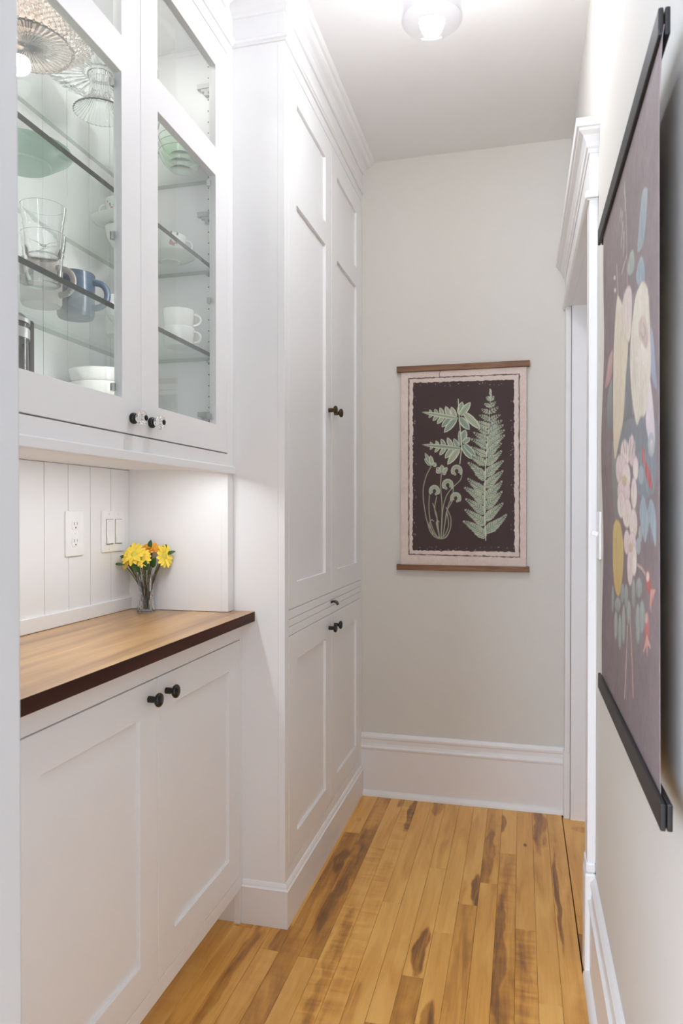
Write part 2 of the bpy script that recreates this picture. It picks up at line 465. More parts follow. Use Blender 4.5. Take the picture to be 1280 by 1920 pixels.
for k in range(-9, -4):                       # hidden run under the left side of the entrance
    y = 0.62
    while y > YREAR + 0.2:
        yn = max(YREAR + 0.02, y - random.uniform(0.7, 1.5))
        plank(PX0 + PW * k, PX0 + PW * (k + 1), yn, y, random.uniform(.1, .5)); y = yn
# doorway boards beyond a dark saw cut
for i, (a, b_, y0, y1, t) in enumerate(((.1625, .300, 2.154, 2.96, .16), (.1625, .300, 2.00, 2.154, .62), (.300, .45, 2.0, 2.96, .2))):
    plank(a, b_, y0, y1, t, .2, (.02, 2.86, .05, .03, .35) if i == 0 else None)

ceiling = MB().box(-1.6, 0.45, YBEHIND, 3.2, ZC, ZC + 0.08).build('ceiling', 'ceil')
struct(ceiling, 'flat white ceiling above the narrow passage', 'ceiling')
wall_back = MB().box(-1.5, 0.45, YB, YB + 0.12, 0, ZC).build('wall_back', 'wall')
struct(wall_back, 'greige painted end wall behind the fern print', 'wall')
# right wall with the doorway cut out
DY0, DY1, DZ = 2.035, 2.945, 2.030
wr = MB().slab([YBEHIND, DY0, DY1, YB + 0.12], [0, DZ, ZC], {(1, 0)}, XR + 0.115, XR, 'x').build('wall_right', 'wall')
struct(wr, 'greige painted right-hand wall with the doorway and the floral print', 'wall')
# left: wall behind the cabinets with grooved boards in the niche, plus the entrance jamb close to the camera
wl = MB().box(-1.30, XB - 0.014, Y0 - 0.35, YB, 0, ZC).build('wall_left', 'cab')
struct(wl, 'white wall behind the counter, faced with vertical grooved boards', 'wall')
seams = [0.90, 0.950, 1.048, 1.147, 1.245, 1.343, 1.441, 1.540, 1.638, 1.736, 1.837, YN]
def boards(z0, z1, parent, name='board'):
    for a, b_ in zip(seams[:-1], seams[1:]):
        MB().box(XB - 0.014, XB, a + 0.0011, b_ - 0.0011, z0, z1).build(name, 'cab', parent, bevel=0.0004, seg=1)
boards(0.925, 1.343, wl)
MB().box(XB, XB + 0.008, Y0, YN, 0.9255, 0.962).build('backsplash_strip', 'cab', wl, bevel=0.0015)
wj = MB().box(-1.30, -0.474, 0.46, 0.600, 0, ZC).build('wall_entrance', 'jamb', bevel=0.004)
struct(wj, 'plain entrance jamb at the left edge of the picture, shade put into its grey', 'wall')

# rear wall of the room behind the camera, with an added, unseen window (gives the cool light on the near right wall)
wrr = MB().slab([-2.6, -2.10, -.70, 1.3], [0, .80, 2.30, ZC], {(1, 1)}, YREAR - .12, YREAR, 'y').build('wall_rear', 'wall')
struct(wrr, 'plain rear wall of the room behind the camera', 'wall')
w1 = MB().slab([-2.10, -2.02, -1.42, -1.38, -.78, -.70], [.80, .88, 1.53, 1.57, 2.22, 2.30], {(1, 1), (1, 3), (3, 1), (3, 3)}, YREAR + .02, YREAR - .06, 'y').build('added_window', 'trim', bevel=0.004)
struct(w1, 'added white four-pane window behind the camera, unseen, for daylight fill', 'window')
for xa in (-2.02, -1.38):
    for za in (.88, 1.57):
        MB().box(xa, xa + .60, YREAR - .034, YREAR - .028, za, za + .65).build('pane', 'window', w1)

# baseboards
def base_prof(t):   # (out, z)
    return [(0, 0), (t, 0), (t, .196), (t + .004, .199), (t + .005, .206), (t - .002, .212), (t - .004, .222), (t - .004, .238), (t - .001, .244), (t - .001, .252), (t - .006, .259), (t - .010, .264), (0, .264)]
def shoe_prof(t, s=.017, z=.022):
    return [(t, 0)] + [(t + s * math.cos(a), z * math.sin(a)) for a in [PI / 2 * i / 6 for i in range(7)]]
bb = MB().sweep([(XP - .01, YB), (XR - .0, YB)], base_prof(.018)).build('baseboard_back', 'trim', bevel=0.0008)
struct(bb, 'tall white stepped baseboard along the end wall', 'baseboard')
MB().sweep([(XP + .011, YB), (XR - .022, YB)], shoe_prof(.018)).build('shoe_moulding', 'trim', bb, smooth=True)
br = MB().sweep([(XR, 1.955), (XR, YBEHIND)], base_prof(.016)).build('baseboard_right', 'trim', bevel=0.0008)
struct(br, 'tall white stepped baseboard along the right-hand wall', 'baseboard')
MB().sweep([(XR, 1.962), (XR, YBEHIND)], shoe_prof(.016, .016, .024)).build('shoe_moulding', 'trim', br, smooth=True)

# door surround on the right wall
tr = empty('trim_1', (XR, 2.49, 0))
struct(tr, 'white door surround with crown header on the right-hand wall', 'trim')
CT = 0.022
casing_p = lambda w: [(0, 0), (0, CT * .75), (.006, CT), (w - .014, CT), (w - .008, CT * .8), (w, CT * .7), (w, 0)]
def vcasing(ya, yb, z0, z1, name):
    MB().box(XR - CT, XR, ya, yb, z0, z1).build(name, 'trim', tr, bevel=0.003)
vcasing(1.957, DY0 - .012, 0.30, 2.03, 'casing')
vcasing(DY1 + .008, YB - .001, 0.0, 2.03, 'casing')
MB().box(XR - .028, XR, 1.951, DY0 - .010, 0, .275).box(XR - .026, XR, 1.953, DY0 - .011, .275, .303).build('plinth_block', 'trim', tr, bevel=0.006)
MB().box(XR - .026, XR, DY1 + .002, YB - .001, 0, .262).build('plinth_block', 'trim', tr, bevel=0.004)
YH0, YH1 = 1.955, 3.010
MB().box(XR - CT, XR, YH0, YH1, 2.049, 2.150).build('frieze_board', 'trim', tr, bevel=0.001)
def ret_path(o): return [(XR, YH0), (XR - o, YH0), (XR - o, YH1)]
MB().sweep([(XR, YH1), (XR, YH1 - .001), (XR, YH0)], [(0, 2.026), (CT + .004, 2.026), (CT + .010, 2.031), (CT + .012, 2.038), (CT + .010, 2.045), (CT + .002, 2.050), (0, 2.050)], side=1).build('astragal', 'trim', tr, bevel=0.001)
MB().box(XR - CT - .010, XR, YH0 - .010, YH0, 2.029, 2.048).build('astragal_return', 'trim', tr, bevel=0.003)
crown_d = [(0, 2.146), (CT + .003, 2.146), (CT + .004, 2.156), (CT + .008, 2.160), (CT + .010, 2.170), (CT + .018, 2.186), (CT + .028, 2.194), (CT + .029, 2.200), (CT + .034, 2.202), (CT + .036, 2.222), (0, 2.222)]
MB().sweep([(XR, YH1), (XR, YH0)], crown_d).build('crown_header', 'trim', tr)
cr_near = [(o, z) for o, z in crown_d]
mbx = MB()   # mitred return on the near end of the header crown
pr = [(max(0, o - CT), z) for o, z in crown_d]
n_ = len(pr); vs_ = []
for (o, z) in crown_d:
    vs_.append((XR - o, YH0, z))
for (o, z), (p, _) in zip(crown_d, pr):
    vs_.append((XR - o, YH0 - p, z))
for (o, z), (p, _) in zip(crown_d, pr):
    vs_.append((XR, YH0 - p, z))
fs_ = []
for r in (0, n_):
    for i in range(n_):
        j = (i + 1) % n_
        fs_.append((r + i, r + j, r + n_ + j, r + n_ + i))
mbx.add(vs_, fs_).build('crown_return', 'trim', tr)
# jamb lining and an added, unseen door that seals the opening against light
MB().box(XR, XR + .115, DY1 - .004, DY1 + .016, 0, DZ).build('jamb', 'trim', tr, bevel=0.001)
MB().box(XR, XR + .115, DY0 - .016, DY0 + .004, 0, DZ).build('jamb', 'trim', tr, bevel=0.001)
MB().box(XR, XR + .115, DY0, DY1, DZ - .004, DZ + .016).build('head_jamb', 'trim', tr, bevel=0.001)
d1 = MB().slab([DY0 + .007, DY0 + .12, DY1 - .12, DY1 - .007], [.01, .25, .95, 1.08, 1.90, DZ - .007], {(1, 1), (1, 3)}, XR + .112, XR + .076, 'x').build('added_door', 'trim', bevel=0.002)
struct(d1, 'added white panelled door, unseen, closing off the doorway on the right', 'door')
MB().box(XR + .086, XR + .100, DY0 + .11, DY1 - .11, .24, 1.91).build('door_panel', 'trim', d1)

# ================================================================== CABINETS
def panel_door(parent, xf, y0, y1, z0, z1, sw, panels, name='cabinet_door', glass=False):
    """flush inset door; panels = list of (za, zb) openings"""
    us = [y0, y0 + sw, y1 - sw, y1]
    ws = [z0]; holes = set()
    for a, b_ in panels: ws += [a, b_]
    ws.append(z1)
    for i in range(len(panels)): holes.add((1, 1 + 2 * i))
    d = MB().slab(us, ws, holes, xf - 0.020, xf, 'x').build(name, 'cab', parent, bevel=0.0009, seg=1)
    for a, b_ in panels:
        if glass:
            MB().box(xf - .0125, xf - .0095, us[1] - .004, us[2] + .004, a - .004, b_ + .004).build('glass_pane', 'pane', d)
        else:
            MB().box(xf - .017, xf - .0095, us[1] - .004, us[2] + .004, a - .004, b_ + .004).build('door_panel', 'cab', d)
    return d
def to_x(x, y, z):   # local +Z -> world +X
    return Matrix.Translation((x, y, z)) @ Matrix.Rotation(PI / 2, 4, 'Y')
KN = [(0, 0), (.0075, 0), (.0075, .012), (.0065, .016), (.0075, .0185), (.013, .020), (.0158, .0235), (.0160, .0265), (.0145, .0295), (.010, .0318), (.004, .0326), (.0, .0328)]
def knob(parent, x, y, z, mat='black', s=1.0):
    o = MB().lathe([(r * s, h * s) for r, h in KN[1:-1]], 28, (0, 0, 0), to_x(x, y, z)).build('knob', mat, parent, smooth=True)
    o['label'] = 'black round knob' if mat == 'black' else 'dark bronze round knob'
    return o

# ---- pantry
pantry = empty('pantry_cabinet', ((XP - 1.15) / 2, (YP + YB) / 2, 0))
tag(pantry, 'tall white pantry cupboard with panelled doors reaching the end wall', 'cupboard')
PY = [YP, 2.0125, 2.9895, YB - .0005]
MB().slab(PY, [0.0, .160, .849, .875, .8985, .9250, 2.5485, ZC - .0005], {(1, 1), (1, 3), (1, 5)}, XP - .021, XP, 'x').build('face_frame', 'cab', pantry, bevel=0.0008, seg=1)
MB().box(-1.16, XP - .021, YP, YP + .018, 0, ZC - .0005).build('side_panel', 'cab', pantry)
MB().box(XP - .045, XP - .024, YP + .02, YB - .01, .05, 2.6).build('gap_shade_sheet', 'gap', pantry)  # dark sheet standing in for shade in the pantry door gaps
sw = 0.079
G = 0.0014
H = 0.0026     # wider reveal above and below the doors
for (a, b_) in ((2.0125 + G, 2.506 - G * .7), (2.506 + G * .7, 2.9895 - G)):
    d = panel_door(pantry, XP, a, b_, (.9250 + H * .6), 2.5485 - H, sw, [(1.004, 2.156), (2.235, 2.464)])
    knob(d, XP, 2.506 + (-.040 if b_ < 2.6 else .040), 1.581, 'bronze')
    d = panel_door(pantry, XP, a, b_, .160 + H * .6, .849 - H * .7, sw, [(.235, .767)])
    knob(d, XP, 2.506 + (-.038 if b_ < 2.6 else .038), .801, 'black', .95)
po = MB().box(XP - .020, XP, 2.0125 + G, 2.9895 - G, .875 + H * .5, .8985 - H * .5).build('pull_out_board', 'cab', pantry, bevel=0.0008)
hp = MB()
pp = [(XP, .894), (XP + .010, .897), (XP + .020, .893), (XP + .026, .881), (XP + .0235, .879), (XP + .018, .888), (XP + .010, .890), (XP, .886)]
vs_ = [(x, 2.506 - .013, z) for x, z in pp] + [(x, 2.506 + .013, z) for x, z in pp]
n_ = len(pp)
hp.add(vs_, [tuple(range(n_)), tuple(range(2 * n_ - 1, n_ - 1, -1))] + [(i, (i + 1) % n_, n_ + (i + 1) % n_, n_ + i) for i in range(n_)])
q = hp.build('finger_pull', 'black', po, bevel=0.001); q['label'] = 'small black finger pull'
# plinth wrapping the corner, with its moulding
pth = [(XC + .001, YP), (XP, YP), (XP, YB - .019)]
MB().sweep(pth, [(0, 0), (.011, 0), (.011, .106), (0, .106)]).build('plinth', 'cab', pantry, bevel=0.0008)
MB().sweep(pth, [(0, .106), (.012, .106), (.013, .111), (.008, .114), (.007, .120), (.003, .127), (0, .128)]).build('plinth_moulding', 'cab', pantry)
astr = [(0, 2.583), (.006, 2.583), (.007, 2.587), (.012, 2.590), (.013, 2.598), (.010, 2.602), (.004, 2.604), (.004, 2.608), (0, 2.608)]
crn = [(0, 2.668), (.006, 2.668), (.010, 2.672), (.013, 2.680), (.022, 2.687), (.034, 2.692), (.040, 2.697), (.042, 2.703), (.050, 2.705), (.056, 2.7105), (.058, ZC - .0006), (0, ZC - .0006)]
pth = [(XU, YP), (XP, YP), (XP, YB - .0005)]
MB().sweep(pth, astr).build('frieze_astragal', 'cab', pantry)
MB().sweep(pth, crn).build('crown', 'cab', pantry)

# ---- glass-fronted upper cabinet
upper = empty('glass_front_cabinet', ((XU + XB) / 2, (Y0 + YP) / 2, 1.343))
tag(upper, 'white glass-door wall cabinet full of dishes above the counter', 'cabinet')
UY = [Y0, .964, 1.9345, YP - .0005]
MB().slab(UY, [1.346, 1.3865, 2.5465, ZC - .0005], {(1, 1)}, XU - .020, XU, 'x').build('face_frame', 'cab', upper, bevel=0.0008, seg=1)
MB().box(XB - .014, XU - .020, YN, YP - .001, 0.9256, ZC - .001).box(XU - .020, XU, YN, YP - .0005, 0.9256, 1.346).build('end_panel', 'cab', upper, bevel=0.0008)
MB().box(XB - .014, XU - .020, Y0, .918, 1.346, ZC - .001).build('side_panel', 'cab', upper)
MB().box(XB, XU - .020, .918, YN, 1.344, 1.400).build('bottom_panel', 'cab', upper)
MB().box(XB, XU - .020, .918, YN, 2.572, 2.590).build('top_panel', 'cab', upper)
boards(1.344, 2.60, upper, 'back_board')
MB().sweep([(XU, Y0), (XU, YP - .001)], [(0, 1.3285), (.006, 1.3285), (.0085, 1.331), (.0085, 1.349), (.006, 1.352), (0, 1.352), (-.018, 1.352), (-.018, 1.3285)]).build('light_rail', 'cab', upper, bevel=0.0008)
MB().sweep([(XU, Y0), (XU, YP - .012)], astr).build('frieze_astragal', 'cab', upper)
MB().sweep([(XU, Y0), (XU, YP - .050)], crn).build('crown', 'cab', upper)
KG = [(.0115, 0), (.0125, .002), (.0125, .007), (.0105, .010), (.0075, .0115)]
def glass_knob(parent, x, y, z):
    b_ = MB().lathe(KG, 24, (0, 0, 0), to_x(x, y, z)).lathe([(.0035, .031), (.0062, .0335), (.0064, .0355), (.004, .0372)], 16, (0, 0, 0), to_x(x, y, z)).build('knob_mount', 'black', parent, smooth=True)
    b_['label'] = 'black knob mount and tip'
    def fac(a, k, r, zz): return (r * (1 + .05 * math.cos(10 * a)), zz)
    g = MB().lathe([(.0070, .011), (.0100, .016), (.0150, .022), (.0160, .0265), (.0140, .0305), (.0070, .0335), (.004, .034)], 40, (0, 0, 0), to_x(x, y, z), mod=fac)
    g.lathe([(.0030, .011), (.0030, .033)], 10, (0, 0, 0), to_x(x, y, z))
    k_ = g.build('knob_glass', 'vaseglass', parent); k_['label'] = 'faceted clear glass knob'
for i, (a, b_) in enumerate(((.964 + G, 1.449 - G * .7), (1.449 + G * .7, 1.9345 - G))):
    d = panel_door(upper, XU, a, b_, 1.3865 + H * 1.25, 2.5465 - H, .0775, [(1.464, 2.158), (2.236, 2.465)], 'glass_door', True)
    glass_knob(d, XU, 1.449 + (-.040 if i == 0 else .040), 1.424)
    for z in (1.486, 1.809, 2.135):
        q = MB().box(XU - .022, XU - .0205, b_ - .0775 - .010, b_ - .0775 + .012, z - .008, z + .008).box(XU - .0235, XU - .0125, b_ - .0775 - .010, b_ - .0775 - .006, z - .008, z + .008).build('glass_clip', 'steel', d)
# concealed hinges on the right-hand interior side
for z in (2.452, 2.082, 1.50):
    hb = MB().box(-.918, -.866, YN - .014, YN, z - .004, z + .010)
    hb.box(-.906, -.868, YN - .012, YN - .001, z - .012, z - .004).box(-.896, -.872, YN - .012, YN - .001, z - .024, z - .012)
    hb.lathe([(.004, 0), (.004, .002)], 12, (0, 0, 0), Matrix.Translation((-.880, YN - .012, z - .018)) @ Matrix.Rotation(PI / 2, 4, 'X'), mi=1)
    hb.box(-.880, -.872, YN - .0146, YN - .0138, z, z + .006, mi=1)
    hb.box(-.866, -.850, YN - .008, YN - .004, z - .010, z + .008)
    hb.build('hinge', ['hinge', 'slot'], upper, bevel=0.0006)
ph = MB()
z = 1.46
while z < 2.56:
    for x in (-.888, -1.10):
        ph.lathe([(.0022, 0), (.0022, .0004)], 10, (0, 0, 0), Matrix.Translation((x, YN, z)) @ Matrix.Rotation(PI / 2, 4, 'X'))
    z += .032
q = ph.build('shelf_pin_holes', 'slot', upper); q['kind'] = 'stuff'
for z0, z1 in ((1.659, 1.671), (1.9115, 1.9235), (2.173, 2.185)):
    g = MB().box(-1.132, -.860, .924, YN - .006, z0, z1)
    g.m = [0, 0, 2, 1, 2, 2]      # only the polished front edge shows its full dark depth
    q = g.build('glass_shelf', ['shelf', 'shelf_edge', 'shelf_side'], upper); q['label'] = 'thick greenish glass shelf'
    for yy in (YN - .006,):
        for x in (-.888, -1.10):
            MB().box(x - .004, x + .004, yy - .006, YN, z0 - .004, z0).build('shelf_pin', 'steel', upper)

# ---- base cabinet
base = empty('base_cabinet', ((XC + XB) / 2, (Y0 + YP) / 2, 0))
tag(base, 'white two-door base cabinet under the wooden counter', 'cabinet')
BY = [Y0, .980, 1.958, YP - .0005]
MB().slab(BY, [.104, .1435, .8435, .8955], {(1, 1)}, XC - .020, XC, 'x').build('face_frame', 'cab', base, bevel=0.0008, seg=1)
MB().box(XC - .020, XC, 1.958, YP - .0005, 0, .104).build('frame_foot', 'cab', base, bevel=0.0008)
MB().box(XB, XC - .02, YP - .010, YP - .001, 0, .895).build('side_panel', 'cab', base)
MB().box(XC - .045, XC - .024, Y0, YP - .012, .125, .88).build('gap_shade_sheet', 'gap', base)  # dark sheet standing in for shade in the base door gaps
MB().box(XC - .095, XC - .075, Y0, YP - .011, 0, .104).build('toe_kick', 'cab', base)
MB().box(XC - .075, XC - .020, Y0, YP - .011, .104, .122).build('floor_panel', 'cab', base)
for i, (a, b_) in enumerate(((.980 + G, 1.469 - G * .7), (1.469 + G * .7, 1.958 - G))):
    d = panel_door(base, XC, a, b_, .1435 + H * .6, .8435 - H, .0785, [(.225, .765)])
    knob(d, XC, 1.469 + (-.040 if i == 0 else .040), .802)

# ---- countertop
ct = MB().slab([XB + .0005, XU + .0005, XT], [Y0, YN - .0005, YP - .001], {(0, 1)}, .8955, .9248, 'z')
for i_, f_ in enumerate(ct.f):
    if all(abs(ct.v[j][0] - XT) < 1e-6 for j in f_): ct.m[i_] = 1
ct = ct.build('countertop', ['walnut', 'walnut_edge_shaded'], bevel=0.0015)
tag(ct, 'walnut-brown wooden countertop with shade coloured into its front edge', 'countertop')

# ---- under-cabinet light strip
uc = empty('under_cabinet_light', (-.872, 1.42, 1.344))
tag(uc, 'slim lit strip light under the glass-front cabinet', 'light')
MB().box(-.888, -.856, .98, 1.85, 1.3385, 1.3438).build('housing', 'plastic', uc, bevel=0.0008)
MB().box(-.884, -.860, .985, 1.845, 1.3375, 1.3385).build('diffuser', 'strip', uc)
# ---- added puck lights, unseen in the cabinet top, to brighten the dishes
for i, y in enumerate((1.20, 1.69)):
    p = empty('added_puck_light', (-.99, y, 2.572))
    tag(p, 'added small round light, unseen in the cabinet ceiling, ' + ('left door side' if i == 0 else 'right door side'), 'light', 'added puck lights in the glass cabinet')
    MB().lathe([(.032, 2.562), (.034, 2.564), (.034, 2.572)], 28, (-.99, y, 0)).build('housing', 'plastic', p, smooth=True)
    MB().lathe([(.0, 2.5605), (.026, 2.5605), (.026, 2.562)][1:], 28, (-.99, y, 0)).build('lens', 'puck', p)

# ---- added upright strip lights, unseen behind the door frames, to even the interior
for i, (ya, yb) in enumerate(((.921, .933), (1.443, 1.455))):
    p = empty('added_strip_light', (-.853, (ya + yb) / 2, 1.42))
    tag(p, 'added upright strip light, unseen inside the glass cabinet, ' + ('left end' if i == 0 else 'behind the meeting stiles'), 'light', 'added strip lights in the glass cabinet')
    MB().box(-.856, -.8495, ya - .002, yb + .002, 1.40, 2.572).build('channel', 'plastic', p)
    MB().box(-.8575, -.856, ya, yb, 1.425, 2.545).build('diffuser', 'cabstrip', p)

# ---- ceiling lamp
lamp = empty('ceiling_lamp', (-.225, 1.842, ZC))
tag(lamp, 'ceiling lamp with a clear glass cylinder shade and a lit bulb', 'lamp')
LX, LY = -.225, 1.842
MB().lathe([(.060, ZC - .0005), (.060, ZC - .016), (.052, ZC - .022), (.030, ZC - .024), (.030, ZC - .060), (.026, ZC - .068)], 40, (LX, LY, 0)).build('canopy', 'steel', lamp, smooth=True)
MB().lathe([(.012, 2.640), (.0315, 2.646), (.060, 2.634), (.0735, 2.615), (.0770, 2.590), (.0775, 2.486), (.0785, 2.481), (.0775, 2.478), (.0755, 2.479), (.0748, 2.486), (.0745, 2.590), (.0712, 2.612), (.0590, 2.630), (.0315, 2.642), (.0125, 2.637)], 56, (LX, LY, 0)).build('glass_shade', 'lampglass', lamp, smooth=True)
MB().lathe([(.016, 2.652), (.016, 2.610), (.018, 2.606), (.015, 2.600)], 24, (LX, LY, 0)).build('socket', 'plastic', lamp, smooth=True)
def globe(t): return (.030 * math.sin(math.radians(t)), 2.553 + .030 * math.cos(math.radians(t)))
MB().lathe([(.0145, 2.603), (.017, 2.592)] + [globe(t) for t in (36, 48, 60)], 32, (LX, LY, 0)).build('bulb_light_shield', 'plastic', lamp, smooth=True)  # opaque upper bulb, added to keep lamp light off ceiling and crown
MB().lathe([globe(t) for t in range(60, 176, 10)] + [(.001, 2.523)], 32, (LX, LY, 0)).build('bulb', 'bulb', lamp, smooth=True)

# ================================================================== THINGS ON THE WALLS
# ---- outlet and switches in the niche
ox = XB
outlet = empty('wall_outlet', (ox, 1.6595, 1.160))
tag(outlet, 'white double power outlet on the grooved boards', 'outlet')
MB().box(ox, ox + .0055, 1.621, 1.698, 1.101, 1.2205).build('cover_plate', 'plastic', outlet, bevel=0.0025)
for z in (1.1835, 1.1385):
    rp = MB()
    n_ = 28; pts = []
    for i in range(n_):
        a = 2 * PI * i / n_
        pts.append((1.6595 + .0165 * max(-1, min(1, 1.0 * math.cos(a))), z + max(-.0125, min(.0125, .0175 * math.sin(a)))))
    vs_ = [(ox + .0050, y, zz) for y, zz in pts] + [(ox + .0070, y, zz) for y, zz in pts]
    rp.add(vs_, [tuple(range(n_, 2 * n_))] + [(i, (i + 1) % n_, n_ + (i + 1) % n_, n_ + i) for i in range(n_)])
    r_ = rp.build('receptacle', 'plastic', outlet, bevel=0.0004)
    sl = MB().box(ox + .0068, ox + .0073, 1.6595 - .0070, 1.6595 - .0054, z - .0005, z + .0075).box(ox + .0068, ox + .0073, 1.6595 + .0054, 1.6595 + .0068, z + .0005, z + .0075)
    sl.lathe([(.0023, 0), (.0023, .0006)], 12, (0, 0, 0), to_x(ox + .0068, 1.6595, z - .0068))
    sl.build('slot', 'slot', r_)
MB().lathe([(.0028, 0), (.0024, .001)], 12, (0, 0, 0), to_x(ox + .0054, 1.6595, 1.161)).build('screw', 'plastic', outlet)
sw2 = empty('double_switch', (ox, 1.845, 1.1615))
tag(sw2, 'white double rocker switch on the grooved boards behind the flowers', 'switch')
MB().box(ox, ox + .0055, 1.786, 1.904, 1.1025, 1.2205).build('cover_plate', 'plastic', sw2, bevel=0.0025)
for yc in (1.822, 1.868):
    MB().box(ox + .0040, ox + .0062, yc - .0175, yc + .0175, 1.1255, 1.1975).build('rocker_frame', 'slot', sw2)
    rk = MB()
    prf = [(ox + .0055, 1.1270), (ox + .0120, 1.1275), (ox + .0072, 1.1615), (ox + .0078, 1.1965), (ox + .0055, 1.1965)]
    vs_ = [(x, yc - .0166, z) for x, z in prf] + [(x, yc + .0166, z) for x, z in prf]
    rk.add(vs_, [(0, 1, 2, 3, 4), (9, 8, 7, 6, 5)] + [(i, (i + 1) % 5, 5 + (i + 1) % 5, 5 + i) for i in range(5)])
    rk.build('rocker', 'plastic', sw2, bevel=0.0006)
    for z in (1.1115, 1.2115):
        MB().lathe([(.0030, 0), (.0026, .001)], 12, (0, 0, 0), to_x(ox + .0054, yc, z)).build('screw', 'plastic', sw2)
# ---- toggle switch on the right wall
tg = empty('toggle_switch', (XR, 1.885, 1.16))
tag(tg, 'white toggle light switch on the right wall beside the door surround', 'switch')
MB().box(XR - .006, XR, 1.850, 1.920, 1.101, 1.2195).build('cover_plate', 'plastic', tg, bevel=0.0025)
tgl = MB().box(-.016, 0, -.0045, .0045, -.006, .006).build('toggle', 'plastic', tg, bevel=0.001, local=True)
tgl.location = (-.006, 0, .002); tgl.rotation_euler = (0, math.radians(22), 0)
for z in (1.130, 1.190):
    MB().lathe([(.0028, 0), (.0024, .001)], 12, (0, 0, 0), Matrix.Translation((XR - .0056, 1.885, z)) @ Matrix.Rotation(-PI / 2, 4, 'Y')).build('screw', 'plastic', tg)

